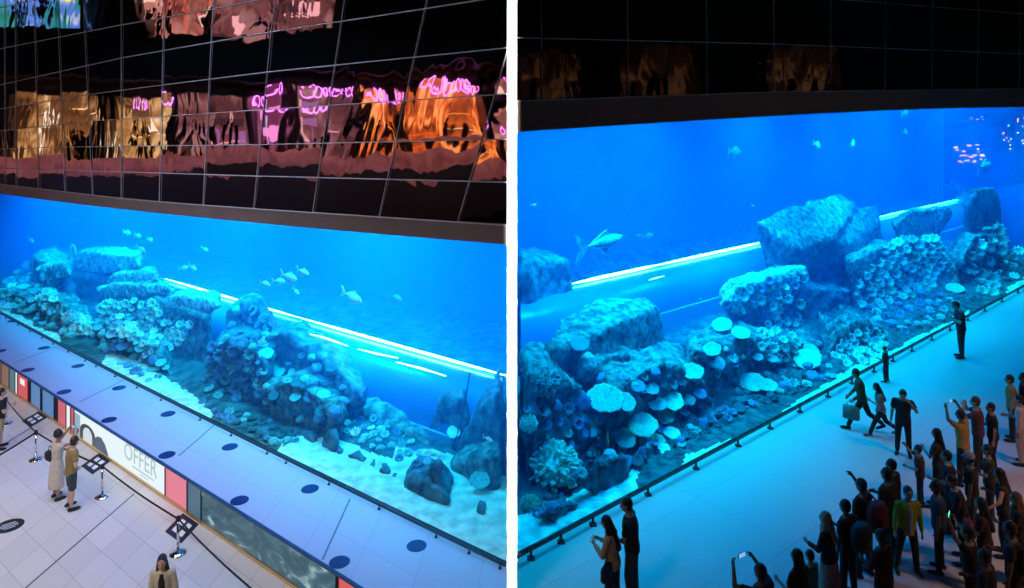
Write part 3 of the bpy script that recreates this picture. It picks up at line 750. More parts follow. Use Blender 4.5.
area('panel_fill', (-29.5, 18, 9.8), (-31.5, 18, 5.2), (44, .6), (1.0, 0.55, 0.50), 700, 70)  # added unseen lamp that brightens the rose panel
for k, (a, b) in enumerate([(6, 11), (14, 20), (24, 29)]):
    shop(38.4, a, b, 9.5, 14, 'dusk', ['dim brown shop front mirrored in the dark glass', 'faint shop front mirrored in the dark glass middle', 'faint far shop front mirrored in the dark glass'][k], 'dim shop fronts mirrored in the dark glass', None, -1)

# lit signs on the far side hall wall, glinting in the last acrylic panel
def mirror_hit(px, py, X=39.7):
    p = hit(GR, px, py, 0); u, v = ray(px, py); sl = (cy(GR, p.x + .1) - cy(GR, p.x - .1)) / .2
    n = Vector((sl, -1, 0)).normalized(); d = Vector((u, 1, v)); r = d - 2 * d.dot(n) * n
    return p + r * ((X - p.x) / r.x)
def lit_sign(corners, col, strength, label, bars):
    P = [mirror_hit(*c) for c in corners]; y0, y1 = min(p.y for p in P), max(p.y for p in P); z0, z1 = min(p.z for p in P), max(p.z for p in P)
    t = empty('lit_sign', (39.9, (y0 + y1) / 2, z0)); tag(t, label, 'sign', 'lit signs mirrored in the acrylic')
    bm = bmesh.new(); add_box(bm, (0, 0, (z1 - z0) / 2), (.12, y1 - y0, z1 - z0)); mesh_obj('board', bm, M['black'], t, False)
    for k in range(bars):
        yy = rnd.uniform(-.46, .46) * (y1 - y0); zz = rnd.uniform(.05, .95) * (z1 - z0); bm = bmesh.new()
        add_box(bm, (-.09, yy, zz), (.06, rnd.uniform(.05, .13) * (y1 - y0), rnd.uniform(.03, .08) * (z1 - z0))); mesh_obj('lit_tile', bm, emit_mat('lit_tile', rnd.choice(col), strength), t, False)
lit_sign([(954, 140), (987, 166)], [(1, .4, .6), (.9, .3, .9), (1, .8, .9), (.4, .5, 1)], 5, 'pink speckled sign glinting in the last acrylic panel', 26)
lit_sign([(1003, 120), (1013, 152)], [(.2, .8, 1), (1, .3, .4), (.8, .95, 1)], 5, 'blue and red upright sign glinting in the last acrylic panel', 9)
lit_sign([(970, 116), (988, 122)], [(.8, .9, 1)], 5, 'small white word-like sign above the pink speckled one', 5)
lit_sign([(1017, 116), (1027, 150)], [(1, .5, .9), (.8, .9, 1), (.3, .6, 1)], 5, 'pale upright sign at the picture edge in the acrylic', 9)
# ------------------------------------------------------------------ corals, found by looking at the reef
def bvh_of(objs):
    vs, fs = [], []
    for o in objs:
        b = len(vs); mw = Matrix.Translation(o.location)
        vs += [mw @ v.co for v in o.data.vertices]; fs += [tuple(b + i for i in p.vertices) for p in o.data.polygons]
    return BVHTree.FromPolygons(vs, fs)
BV = {c: bvh_of(TANK[c]) for c in 'LR'}
EYE = Vector((0, 0, CZ))
def look(c, px, py):
    u, v = ray(px, py); d = Vector((u, 1, v)).normalized()
    s0 = hit(side(c), px, py, 0.12)
    loc, nor, idx, dist = BV[c].ray_cast(s0, d)
    if loc is None: return None
    if nor.dot(d) > 0: nor = -nor
    return loc, nor
def pxm(p): return F / p.y

def rosette_mesh(seed, lobes=9):
    r = random.Random(seed); bm = bmesh.new(); N = 36
    prof = [(0.10, -0.22), (0.30, -0.12), (0.52, 0.22), (0.74, 0.38), (1.0, 0.26), (0.96, 0.10), (0.6, -0.1), (0.2, -0.35)]
    ph = r.uniform(0, 6); rings = []
    for k, (rr, z) in enumerate(prof):
        am = 0.16 * (rr ** 1.5)
        rings.append([bm.verts.new((rr * (1 + am * math.cos(lobes * t + ph)) * math.cos(t), rr * (1 + am * math.cos(lobes * t + ph)) * math.sin(t),
                                    z + 0.10 * rr * math.sin(lobes * t + ph + 1) + 0.03 * r.uniform(-1, 1))) for t in [2 * math.pi * q / N for q in range(N)]])
    for a, b in zip(rings, rings[1:]):
        for q in range(N): bm.faces.new((a[q], a[(q + 1) % N], b[(q + 1) % N], b[q]))
    bm.faces.new(rings[0][::-1]); bm.faces.new(rings[-1])
    return bm
def plate_mesh(seed):
    r = random.Random(seed); bm = bmesh.new(); N = 40; ph = [r.uniform(0, 6) for _ in range(4)]
    f = lambda t: 1 + .07 * math.sin(2 * t + ph[0]) + .04 * math.sin(5 * t + ph[1]) + .03 * math.sin(11 * t + ph[2])
    prof = [(0.05, .02), (.4, .05), (.75, .10), (.97, .17), (1.0, .12), (.75, .0), (.35, -.12), (.16, -.30), (.15, -.6)]
    rings = [[bm.verts.new((rr * (f(t) if rr > .3 else 1) * math.cos(t), rr * (f(t) if rr > .3 else 1) * math.sin(t), z + .03 * rr * math.sin(16 * t))) for t in [2 * math.pi * q / N for q in range(N)]] for rr, z in prof]
    for a, b in zip(rings, rings[1:]):
        for q in range(N): bm.faces.new((a[q], a[(q + 1) % N], b[(q + 1) % N], b[q]))
    bm.faces.new(rings[0][::-1]); bm.faces.new(rings[-1])
    return bm
def bush_mesh(seed, n=230):
    r = random.Random(seed); bm = bmesh.new(); ellipsoid(bm, (0, 0, 0), (.74, .74, .68))
    for k in range(n):
        z = 1 - 2 * (k + .5) / n * .8; a = k * 2.39996
        d = Vector((math.sqrt(max(0, 1 - z * z)) * math.cos(a), math.sqrt(max(0, 1 - z * z)) * math.sin(a), z))
        d = (d + Vector((r.uniform(-.25, .25), r.uniform(-.25, .25), r.uniform(-.2, .3)))).normalized()
        L = r.uniform(.82, .96)
        capsule(bm, d * .5, .075, d * L, .055, 6, 2)
        e = (d + Vector((r.uniform(-.6, .6), r.uniform(-.6, .6), r.uniform(-.3, .6)))).normalized()
        capsule(bm, d * L * .85, .06, d * L * .85 + e * .14, .045, 6, 2)
    return bm
def leaf_mesh(seed):
    r = random.Random(seed); bm = bmesh.new()
    for k in range(r.randint(4, 6)):
        a = k * 1.25 + r.uniform(-.3, .3); R = r.uniform(.6, 1.0); n = 9
        base = Vector((.15 * math.cos(a), .15 * math.sin(a), -.1)); tilt = r.uniform(.25, .9)
        top, bot = [], []
        for i in range(n):
            t = a + (i / (n - 1) - .5) * 1.9
            for j, (arr, dz) in enumerate(((top, .035), (bot, -.035))):
                arr.append([bm.verts.new(base + Vector((R * q * math.cos(t), R * q * math.sin(t), q * R * tilt + .08 * q * math.sin(i * 2.2 + k) + dz))) for q in (.08, .55, 1.0)])
        for i in range(n - 1):
            for q in range(2):
                bm.faces.new((top[i][q], top[i + 1][q], top[i + 1][q + 1], top[i][q + 1]))
                bm.faces.new((bot[i][q + 1], bot[i + 1][q + 1], bot[i + 1][q], bot[i][q]))
            bm.faces.new((top[i][2], top[i + 1][2], bot[i + 1][2], bot[i][2])); bm.faces.new((top[i + 1][0], top[i][0], bot[i][0], bot[i + 1][0]))
        for i in (0, n - 1):
            for q in range(2):
                f_ = (top[i][q], top[i][q + 1], bot[i][q + 1], bot[i][q]); bm.faces.new(f_ if i == 0 else f_[::-1])
    return bm
def finger_mesh(seed):
    r = random.Random(seed); bm = bmesh.new()
    for k in range(9):
        a = k * 2.4; q = .12 * math.sqrt(k); b = Vector((q * math.cos(a), q * math.sin(a), -.1))
        capsule(bm, b, .11, b + Vector((r.uniform(-.15, .15), r.uniform(-.15, .15), r.uniform(.5, 1.1))), .075, 8, 2)
    return bm
def brain_mesh(seed):
    bm = bmesh.new(); bmesh.ops.create_icosphere(bm, subdivisions=4, radius=1.0)
    off = Vector((seed, seed * 2.3, 1))
    for v in bm.verts:
        n = noise.fractal(v.co * 2.2 + off, 1, 2, 3) * .22 + abs(noise.noise(v.co * 6 + off)) * .10
        v.co *= 1 + n; v.co.z *= .75
    return bm
def fan_mesh(seed):
    bm = bmesh.new(); n = 26; fr, bk = [], []
    for i in range(n):
        t = math.pi * (.02 + .96 * i / (n - 1)); w_ = .05 * (1 if i % 2 else -1)
        for arr, dy in ((fr, .03), (bk, -.03)):
            arr.append([bm.verts.new((q * math.cos(t) * 1.0, w_ * q + dy + .25 * q * q, q * math.sin(t) * (1.0 + .06 * math.sin(i * 1.7)))) for q in (.06, .4, .75, 1.0)])
    for i in range(n - 1):
        for q in range(3):
            bm.faces.new((fr[i][q + 1], fr[i + 1][q + 1], fr[i + 1][q], fr[i][q])); bm.faces.new((bk[i][q], bk[i + 1][q], bk[i + 1][q + 1], bk[i][q + 1]))
        bm.faces.new((fr[i][3], bk[i][3], bk[i + 1][3], fr[i + 1][3])); bm.faces.new((fr[i][0], fr[i + 1][0], bk[i + 1][0], bk[i][0]))
    for i in (0, n - 1):
        for q in range(3): bm.faces.new((fr[i][q], fr[i][q + 1], bk[i][q + 1], bk[i][q]))
    return bm
KINDS = {'rosette_coral': rosette_mesh, 'plate_coral': plate_mesh, 'bush_coral': bush_mesh, 'leaf_coral': leaf_mesh, 'finger_coral': finger_mesh, 'brain_coral': brain_mesh, 'fan_coral': fan_mesh}
CACHE = {}
def coral_data(kind, m, var):
    key = (kind, m, var)
    if key not in CACHE:
        bm = KINDS[kind](var * 13 + 5)
        bmesh.ops.recalc_face_normals(bm, faces=bm.faces)
        me = bpy.data.meshes.new(kind); bm.to_mesh(me); bm.free()
        me.polygons.foreach_set('use_smooth', [True] * len(me.polygons)); me.materials.append(M[m])
        CACHE[key] = me
    return CACHE[key]
UPMIX = {'rosette_coral': 0.25, 'plate_coral': 0.85, 'bush_coral': .6, 'leaf_coral': .45, 'finger_coral': .95, 'brain_coral': .6, 'fan_coral': 1.0}
def coral(c, kind, px, py, rpx, m, label, group=None, var=None, sink=0.1, up=None, squash=1.0, up_face=None):
    h = look(c, px, py)
    if h is None: return None
    p, n = h
    r = rpx / pxm(p)
    if abs(p.x) - r < 0.12: return None
    um = UPMIX[kind] if up is None else up
    tocam = (EYE - p).normalized()
    d = (n * (1 - um) + Vector((0, 0, 1)) * um + tocam * {'rosette_coral': .6, 'plate_coral': .5}.get(kind, .12)).normalized()
    o = bpy.data.objects.new(kind, coral_data(kind, m, rnd.randint(0, 3) if var is None else var))
    C.objects.link(o)
    if kind == 'fan_coral':
        o.rotation_euler = (0, 0, math.atan2(tocam.y, tocam.x) + math.pi / 2)
    else:
        o.rotation_mode = 'QUATERNION'
        o.rotation_quaternion = d.to_track_quat('Z', 'Y') @ Matrix.Rotation(rnd.uniform(0, 6.28), 3, 'Z').to_quaternion()
    o.scale = (r, r, r * squash)
    off = {'plate_coral': 0.32, 'bush_coral': 0.25, 'brain_coral': .15, 'rosette_coral': .22, 'leaf_coral': .05}.get(kind, 0.0)
    o.location = p + d * (off * r * squash)
    if kind == 'plate_coral':
        th = Vector((tocam.x, tocam.y, 0)).normalized(); o.location = o.location + th * r * .8 + Vector((0, 0, r * .12))
    tag(o, label, 'coral', group)
    return o
def inside(poly, x, y):
    r = False
    for (x0, y0), (x1, y1) in zip(poly, poly[1:] + poly[:1]):
        if (y0 > y) != (y1 > y) and x < (x1 - x0) * (y - y0) / (y1 - y0) + x0: r = not r
    return r
def scatter(c, kind, poly, n, mind, r0, r1, mats, label, group, **k):
    xs = [p[0] for p in poly]; ys = [p[1] for p in poly]; pts = []; tries = 0
    while len(pts) < n and tries < 4000:
        tries += 1
        x, y = rnd.uniform(min(xs), max(xs)), rnd.uniform(min(ys), max(ys))
        if inside(poly, x, y) and all((x - a) ** 2 + (y - b) ** 2 > mind * mind for a, b in pts): pts.append((x, y))
    for x, y in pts:
        kd = kind if isinstance(kind, str) else rnd.choice(kind)
        coral(c, kd, x, y, rnd.uniform(r0, r1), rnd.choice(mats), label, group, **k)
# ---- deep tank
scatter('R', 'rosette_coral', [(852, 292), (862, 272), (885, 250), (905, 238), (942, 240), (946, 262), (930, 288), (905, 298), (880, 304), (862, 312)], 70, 6.6, 4.2, 5.8, ['c_pale', 'c_cyan', 'c_pale'], 'pale cupped coral in the dense patch below the slanting slab', 'rosette corals on the big rock face')
scatter('R', 'rosette_coral', [(758, 330), (772, 316), (768, 302), (790, 294), (804, 302), (796, 328), (800, 350), (780, 360), (758, 350)], 26, 6.4, 4, 5.6, ['c_pale', 'c_cyan', 'c_pale'], 'pale cupped coral in the upright patch below the crusted ledge', 'rosette corals below the crusted ledge')
scatter('R', 'rosette_coral', [(832, 352), (848, 335), (878, 328), (886, 345), (872, 360), (848, 368), (834, 364)], 24, 5.6, 4, 6, ['c_pale', 'c_pink', 'c_pale'], 'bright white cupped coral close to the rail and the boy', 'bright white corals by the rail')
scatter('R', ['leaf_coral', 'rosette_coral'], [(962, 280), (968, 258), (988, 232), (1006, 205), (1018, 225), (1022, 262), (1012, 285), (985, 298)], 34, 7, 4.5, 7.5, ['c_teal', 'c_cyan', 'c_teal', 'c_pale'], 'teal frilled coral growing on the pillar behind the man with the phone', 'frilled corals on the pillar')
scatter('R', 'finger_coral', [(822, 318), (836, 306), (850, 312), (856, 330), (838, 336), (824, 330)], 8, 6, 6, 10, ['c_teal', 'c_cyan', 'c_pale'], 'upright finger coral above the bright white corals', 'finger corals above the white corals')
PLT = [(606, 399, 18, 'c_teal', 'broad ribbed teal plate coral'), (625, 402, 11, 'c_teal', 'smaller ribbed plate overlapping the broad teal plate'),
 (673, 401, 11, 'c_cyan', 'bright cyan table coral, uppermost of its stack'), (657, 404, 9, 'c_teal', 'teal plate left against the top cyan table'), (688, 400, 7, 'c_pale', 'small pale disc coral beside the top cyan table'), (651, 388, 8, 'c_teal', 'small plate coral behind the cyan tables'), (637, 386, 8, 'c_blue', 'blue plate coral behind the cyan tables'),
 (642, 425, 15, 'c_cyan', 'widest bright cyan table coral'), (625, 438, 11, 'c_cyan', 'cyan table coral low beside the green fish'), (646, 440, 9.5, 'c_cyan', 'round cyan coral under the widest table'),
 (658, 439, 6.5, 'c_cyan', 'little cyan disc coral below the widest table'), (672, 433, 8, 'c_pale', 'ringed pale disc coral'), (662, 449, 8, 'c_pale', 'lowest pale disc coral near the sand'), (666, 416, 9, 'c_cyan', 'oval cyan coral joining the two cyan tables'),
 (722, 326, 10, 'c_cyan', 'plain cyan dome plate above its twin'), (741, 334, 9, 'c_cyan', 'plain cyan dome plate beside its larger twin'), (752, 383, 13, 'c_cyan', 'flat cyan plate low on the slope'), (768, 386, 9, 'c_cyan', 'cyan plate grown onto its flat neighbour'),
 (808, 361, 14, 'c_cyan', 'tilted cyan plate coral by the rail'), (811, 351, 8, 'c_teal', 'teal disc coral above the tilted plate'), (716, 363, 9, 'c_teal', 'teal layered plate coral left of the slope'), (712, 350, 9, 'c_teal', 'teal knobbed plate under the cyan domes'),
 (580, 345, 9, 'c_blue', 'dim blue plate coral beneath the dark block'), (692, 372, 11, 'c_teal', 'teal plate at the top of the reef slope'), (955, 290, 8, 'c_cyan', 'cyan plate at the base of the coral pillar')]
for x, y, r, m, lb in PLT:
    coral('R', 'plate_coral', x, y, r, m, lb, squash=.8)
coral('R', 'bush_coral', 553, 474, 30, 'c_sea', 'big bushy coral with pale green branch tips near the couple', squash=.9)
coral('R', 'bush_coral', 544, 386, 17, 'c_teal', 'teal bushy coral high beside the white divider')
coral('R', 'bush_coral', 530, 508, 11, 'c_cyan', 'small bushy coral at the foot of the white divider')
coral('R', 'bush_coral', 528, 425, 10, 'c_pale', 'small pale bush coral beside the divider between the two bigger bushes')
coral('R', 'fan_coral', 572, 412, 22, 'c_blue', 'deep blue fan coral standing behind the bushy coral')
coral('R', 'brain_coral', 584, 362, 11, 'c_teal', 'round brain coral under the dark block')
coral('R', 'brain_coral', 604, 380, 7, 'c_blue', 'small blue brain coral above the ribbed plate')
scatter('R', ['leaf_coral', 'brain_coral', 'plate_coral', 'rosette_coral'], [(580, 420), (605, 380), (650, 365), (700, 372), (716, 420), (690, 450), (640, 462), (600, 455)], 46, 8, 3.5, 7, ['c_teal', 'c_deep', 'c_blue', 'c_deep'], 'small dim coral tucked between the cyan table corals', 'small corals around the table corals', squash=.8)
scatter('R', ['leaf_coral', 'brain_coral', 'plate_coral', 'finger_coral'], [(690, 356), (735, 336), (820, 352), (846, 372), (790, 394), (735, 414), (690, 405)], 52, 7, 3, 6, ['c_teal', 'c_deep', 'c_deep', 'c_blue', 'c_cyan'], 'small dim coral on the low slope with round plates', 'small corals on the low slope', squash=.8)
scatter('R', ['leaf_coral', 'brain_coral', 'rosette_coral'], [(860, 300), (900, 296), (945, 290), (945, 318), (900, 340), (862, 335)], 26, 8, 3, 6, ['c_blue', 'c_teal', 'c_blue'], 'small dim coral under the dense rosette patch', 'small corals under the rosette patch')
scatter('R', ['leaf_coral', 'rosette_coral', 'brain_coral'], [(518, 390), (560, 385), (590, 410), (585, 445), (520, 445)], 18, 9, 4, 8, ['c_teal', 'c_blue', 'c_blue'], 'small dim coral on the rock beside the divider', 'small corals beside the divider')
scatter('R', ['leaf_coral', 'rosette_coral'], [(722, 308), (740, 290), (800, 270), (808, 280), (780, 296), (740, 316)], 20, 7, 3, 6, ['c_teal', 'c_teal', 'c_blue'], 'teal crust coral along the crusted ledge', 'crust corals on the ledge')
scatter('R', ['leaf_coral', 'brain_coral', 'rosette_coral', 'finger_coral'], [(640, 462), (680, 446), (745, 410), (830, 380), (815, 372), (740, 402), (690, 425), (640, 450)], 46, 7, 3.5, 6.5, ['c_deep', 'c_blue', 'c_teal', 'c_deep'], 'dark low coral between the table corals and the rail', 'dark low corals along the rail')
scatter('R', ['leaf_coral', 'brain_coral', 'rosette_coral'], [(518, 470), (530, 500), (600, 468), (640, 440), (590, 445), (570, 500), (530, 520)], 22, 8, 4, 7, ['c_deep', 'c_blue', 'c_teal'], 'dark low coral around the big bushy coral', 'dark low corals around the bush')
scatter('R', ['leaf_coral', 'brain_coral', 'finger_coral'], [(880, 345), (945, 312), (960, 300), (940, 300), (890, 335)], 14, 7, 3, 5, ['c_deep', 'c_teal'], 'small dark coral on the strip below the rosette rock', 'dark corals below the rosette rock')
# ---- bright tank
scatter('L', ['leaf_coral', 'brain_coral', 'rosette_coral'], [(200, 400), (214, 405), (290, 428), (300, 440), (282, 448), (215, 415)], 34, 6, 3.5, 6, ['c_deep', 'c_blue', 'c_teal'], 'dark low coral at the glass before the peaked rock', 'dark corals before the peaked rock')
scatter('L', 'rosette_coral', [(97, 306), (120, 298), (158, 303), (162, 318), (192, 322), (188, 336), (172, 350), (148, 346), (126, 338), (108, 322)], 72, 5.2, 3.4, 4.6, ['c_pale', 'c_pale', 'c_ltblue'], 'pale cupped coral hanging in the thick patch under the thin slab', 'rosette corals under the thin slab')
scatter('L', 'rosette_coral', [(38, 288), (48, 283), (58, 290), (58, 304), (46, 310), (39, 302)], 9, 5, 3.6, 5, ['c_pale'], 'pale cupped coral in the little patch on the terraced reef', 'rosette corals on the terraced reef')
scatter('L', 'rosette_coral', [(66, 316), (80, 314), (92, 326), (88, 336), (72, 330)], 13, 4.6, 3.6, 5.2, ['c_pale', 'c_pink'], 'warm white cupped coral low beside the walkway glass', 'warm white corals near the walkway')
scatter('L', ['leaf_coral', 'leaf_coral', 'rosette_coral'], [(206, 352), (222, 340), (250, 344), (266, 364), (262, 394), (238, 404), (208, 394)], 34, 7, 4.5, 7.5, ['c_teal', 'c_blue', 'c_teal', 'c_blue'], 'frilled leaf coral at the foot of the peaked rock', 'leaf corals under the peaked rock')
scatter('L', ['leaf_coral', 'brain_coral'], [(228, 322), (240, 308), (254, 306), (272, 330), (270, 346), (240, 350)], 14, 8, 4, 6, ['c_teal', 'c_blue'], 'leaf coral high on the peaked rock', 'corals on the peaked rock')
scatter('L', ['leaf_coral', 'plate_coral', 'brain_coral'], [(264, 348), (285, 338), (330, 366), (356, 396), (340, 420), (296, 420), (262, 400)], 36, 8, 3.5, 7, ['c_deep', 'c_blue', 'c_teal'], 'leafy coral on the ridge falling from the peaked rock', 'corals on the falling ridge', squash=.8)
scatter('L', ['leaf_coral', 'brain_coral', 'rosette_coral'], [(330, 410), (366, 414), (410, 436), (444, 458), (436, 470), (400, 460), (350, 438)], 34, 6, 3, 5.5, ['c_teal', 'c_pink', 'c_ltblue', 'c_blue'], 'little mixed coral on the rubble ridge by the tunnel', 'corals on the rubble ridge')
scatter('L', ['leaf_coral', 'rosette_coral', 'plate_coral'], [(0, 262), (40, 262), (64, 274), (50, 300), (0, 304)], 34, 6, 3, 6.5, ['c_teal', 'c_blue', 'c_teal', 'c_ltblue'], 'teal coral on the terraced reef at the far end', 'corals on the terraced reef', squash=.8)
scatter('L', ['leaf_coral', 'plate_coral', 'rosette_coral', 'brain_coral'], [(0, 300), (30, 300), (66, 308), (84, 330), (70, 338), (30, 318), (0, 306)], 34, 6, 3, 5.5, ['c_teal', 'c_ltblue', 'c_teal', 'c_blue'], 'teal coral on the low lit slope along the far glass', 'corals on the low slope')
scatter('L', ['leaf_coral', 'plate_coral', 'rosette_coral', 'brain_coral'], [(88, 330), (112, 326), (150, 347), (172, 376), (150, 382), (112, 360)], 32, 6, 3, 6, ['c_teal', 'c_blue', 'c_teal', 'c_ltblue'], 'teal coral on the low reef below the rosette wall', 'corals below the rosette wall')
for x, y, r, m, lb in [(276, 372, 9, 'c_cyan', 'cyan plate coral jutting from the falling ridge'), (266, 355, 8, 'c_teal', 'pale plate coral in the notch of the falling ridge'), (454, 432, 7, 'c_pale', 'pale round plate coral near the thin cable'), (480, 480, 10, 'c_teal', 'round teal coral on the reef block beside the divider')]:
    coral('L', 'plate_coral', x, y, r, m, lb)

# ---- glass tunnels with a lamp tube along the crown
def tunnel(c, s0, s1, zb, zt, xs, label, lamp_segs, lrad):
    cv = side(c); t = empty('tunnel', (xs[0], cy(cv, xs[0]) + s0, 0)); tag(t, label, 'tunnel')
    org = Vector(t.location); vs, fs = [], []; n = 14
    for x in xs:
        for k in range(n + 1):
            a = math.pi * k / n
            vs.append(Vector((x, cy(cv, x) + (s0 + s1) / 2 - (s1 - s0) / 2 * math.cos(a), zb + (zt - zb) * math.sin(a))) - org)
    for i in range(len(xs) - 1):
        for k in range(n):
            a = i * (n + 1) + k; fs.append((a, a + n + 1, a + n + 2, a + 1))
    pyd('tube', vs, fs, M['tunnel'], t, True)
    o = slab_along('curb', cv, xs, s0 - 0.12, s1 + .12, K(-0.2), K(zb), M['tunnelcurb'], t)
    o.location = -org
    for k, (p0, p1) in enumerate(lamp_segs):
        bm = bmesh.new(); P0, P1 = hit(cv, p0, 200, (s0 + s1) / 2), hit(cv, p1, 200, (s0 + s1) / 2)
        pts = []
        for q in range(14):
            x = P0.x + (P1.x - P0.x) * q / 13
            pts.append(Vector((x, cy(cv, x) + (s0 + s1) / 2, zt + 0.08)))
        rr = [lrad * min(1, .25 + 1.6 * min(q, 13 - q) / 6) for q in range(14)]
        tube(bm, pts, rr, 8)
        l = mesh_obj('lamp_tube', bm, M['lamp'], t); l.location = -org
    return t
M['tunnelcurb'] = mat('tunnel_curb', (0.10, 0.30, 0.45), 0.6)
tunnel('L', 3.6, 6.4, 0.28, 1.60, list(np.linspace(hit(GL, 150, 300, 5).x, -0.25, 40)), 'glass tunnel with a bright lamp tube crossing the bright tank', [(165, 300), (300, 508)], 0.032)
tunnel('R', 6.3, 9.1, 1.7, 2.92, list(np.linspace(0.25, 28.5, 40)), 'glass tunnel with a bright lamp tube crossing the deep tank', [(572, 662), (655, 770), (870, 965)], 0.048)
# glowing strips added low on the tunnel for the lamp's reflections
def low_refl(c, pts_px, s, label):
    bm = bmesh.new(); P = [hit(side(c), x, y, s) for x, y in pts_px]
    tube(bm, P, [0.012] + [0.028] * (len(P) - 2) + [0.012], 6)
    o = mesh_obj('refl_strip', bm, M['lamp_refl']); tag(o, label, 'lamp')
M['lamp_refl'] = emit_mat('refl_strip', (0.55, 0.85, 1.0), 9)
low_refl('L', [(310, 334), (322, 337), (334, 341), (348, 346)], 3.5, 'short faint lamp reflection under the long lamp tube, nearer the peaked rock')
low_refl('L', [(358, 349), (378, 354), (398, 358)], 3.5, 'middle short lamp reflection low on the tunnel')
low_refl('L', [(396, 362), (420, 368), (446, 376)], 3.5, 'short lamp reflection low on the tunnel closest to the cable')
low_refl('R', [(649, 280), (656, 278), (664, 276)], 6.2, 'tiny lamp reflection under the long lamp tube of the deep tank')

# ---- fish
def fish(c, px, py, lpx, s, yaw, label, m='fish', pitch=0.0, deep=.36, group=None, name='fish', thick=.16):
    cv = side(c); p = hit(cv, px, py, s); L = lpx / pxm(p)
    t = empty(name, p); t.rotation_euler = (0, math.radians(pitch), math.radians(yaw)); tag(t, label, 'fish', group)
    bm = bmesh.new(); X = Vector((0, 1, 0)); Z = Vector((0, 0, 1)); rings = []
    for q, a, b in ((-.40, .05, .05), (-.32, .10, .10), (-.15, .60, .62), (.05, .95, 1), (.25, .92, .9), (.38, .62, .6), (.47, .28, .26), (.5, .08, .08)):
        rings.append((Vector((q * L, 0, 0.01 * L)), X, Z, thick * .5 * L * a, deep * .5 * L * b))
    loft(bm, rings, 12); mesh_obj('body', bm, M[m], t)
    def fin(nm, prof, th=.012):
        bm = bmesh.new(); n = len(prof)
        f = [bm.verts.new((x * L, th * L, z * L)) for x, z in prof]; b = [bm.verts.new((x * L, -th * L, z * L)) for x, z in prof]
        bm.faces.new(f[::-1]); bm.faces.new(b)
        for i in range(n): bm.faces.new((f[i], f[(i + 1) % n], b[(i + 1) % n], b[i]))
        bmesh.ops.recalc_face_normals(bm, faces=bm.faces)
        mesh_obj(nm, bm, M['fin' if m == 'fish' else m], t, False)
    fin('tail_fin', [(-.36, .03), (-.52, .20), (-.60, .21), (-.50, .0), (-.60, -.19), (-.52, -.18), (-.36, -.03)])
    d = deep * .5
    fin('dorsal_fin', [(.22, d * .85), (.10, d + .09), (-.02, d + .05), (-.22, d * .6), (-.1, d * .6), (.1, d * .9)])
    fin('pelvic_fin', [(.12, -d * .9), (.04, -d - .08), (-.04, -d - .03), (-.02, -d * .85)])
    if lpx > 13:
        for sy in (-1, 1):
            bm = bmesh.new(); ellipsoid(bm, (.40 * L, sy * thick * .27 * L, .03 * L), (.022 * L, .012 * L, .022 * L), None, 8, 6); mesh_obj('eye', bm, M['eye'], t)
    return t
LY, RY = -36, 40     # along the glass
for a in [(352, 297, 29, 2.5, LY, 'largest silvery fish gliding above the lamp tube', 'fish', 12), (289, 277, 25, 2.5, LY, 'long silvery fish leading the trio', 'fish', 6), (303, 272, 19, 2.2, LY, 'deep-bodied fish overlapping the trio leader', 'fish', 8),
          (279, 281, 15, 3, LY + 20, 'small fish trailing below the trio', 'fish', 0), (265, 284, 17, 2.5, LY, 'pale fish directly above the lamp tube start', 'fish', 4), (193, 268, 15, 3, LY, 'pale fish swimming right beside a smaller mate over the slabs', 'fish', 10), (184, 268, 11, 3.2, LY + 25, 'small mate behind the pale fish over the slabs', 'fish', -10),
          (141, 249, 11, 3, LY + 60, 'little fish hovering above the table slab end', 'fish', 40), (127, 233, 14, 4, LY, 'first fish of the high line above the table slab', 'fish', 0), (138, 236, 13, 4, LY, 'middle fish of the high line above the table slab', 'fish', 3), (150, 240, 12, 4, LY, 'last fish of the high line above the table slab', 'fish', 0),
          (172, 290, 9, 3, LY, 'small fish beneath the thin slab', 'fish', 0), (396, 298, 18, 4.5, LY, 'dim fish trailing the largest silvery fish', 'fishdark', 8), (205, 249, 8, 3, LY + 40, 'tiny fish high between slabs and trio', 'fish', 30), (31, 241, 14, 4, LY, 'blurry pale fish over the terraced reef', 'fish', 0),
          (488, 439, 12, 2.4, LY, 'pale fish in front of the steep rock by the divider', 'fish', 5), (296, 291, 9, 3, LY + 50, 'little fish below the trio', 'fish', 50), (256, 291, 10, 3, LY, 'dim small fish skimming the peaked rock', 'fishdark', 0), (262, 341, 10, 1.6, LY + 60, 'white fish nosing upright at the peaked rock', 'fish', -60), (102, 276, 9, 4.2, LY + 180, 'small fish in the shade of the table slab', 'fish', 0)]:
    fish('L', *a)
for a in [(817, 145, 15, 4, RY, 'pale angular fish high in the deep tank', 'fish', 20, .5), (853, 144, 13, 4, RY + 10, 'round white fish high in the deep tank', 'fish', 0, .62), (905, 113, 16, 5, RY, 'slim fish just under the bulkhead', 'fishdark', -8, .3), (905, 133, 14, 4, RY, 'dark oval fish below the slim one', 'fishdark', 5, .5),
          (753, 206, 7, 4, RY, 'tiny white fish left of the huge boulder', 'fish', 20, .4), (608, 441, 17, 1.6, RY + 40, 'green fish hanging upright beside the cyan tables', 'c_green', 65, .34), (735, 152, 22, 7, RY, 'hazy fish far back in the deep tank', 'fishdark', 5, .4), (648, 236, 18, 7.5, RY, 'hazy slim fish above the lamp tube', 'fishdark', -4, .26),
          (640, 236, 10, 6, RY + 180, 'faint small fish over the lamp tube', 'fishdark', 0, .4), (700, 300, 9, 4, RY, 'small dim fish below the lamp tube', 'fishdark', 0, .4), (534, 205, 8, 3.5, RY, 'pale sliver of a fish beside the white divider', 'fish', 0, .3)]:
    fish('R', *a[:8], deep=a[8])
fish('R', 603, 243, 66, 6.0, RY, 'hazy shark cruising above the lamp tube', 'fishdark', -4, .20, None, 'shark', .17)
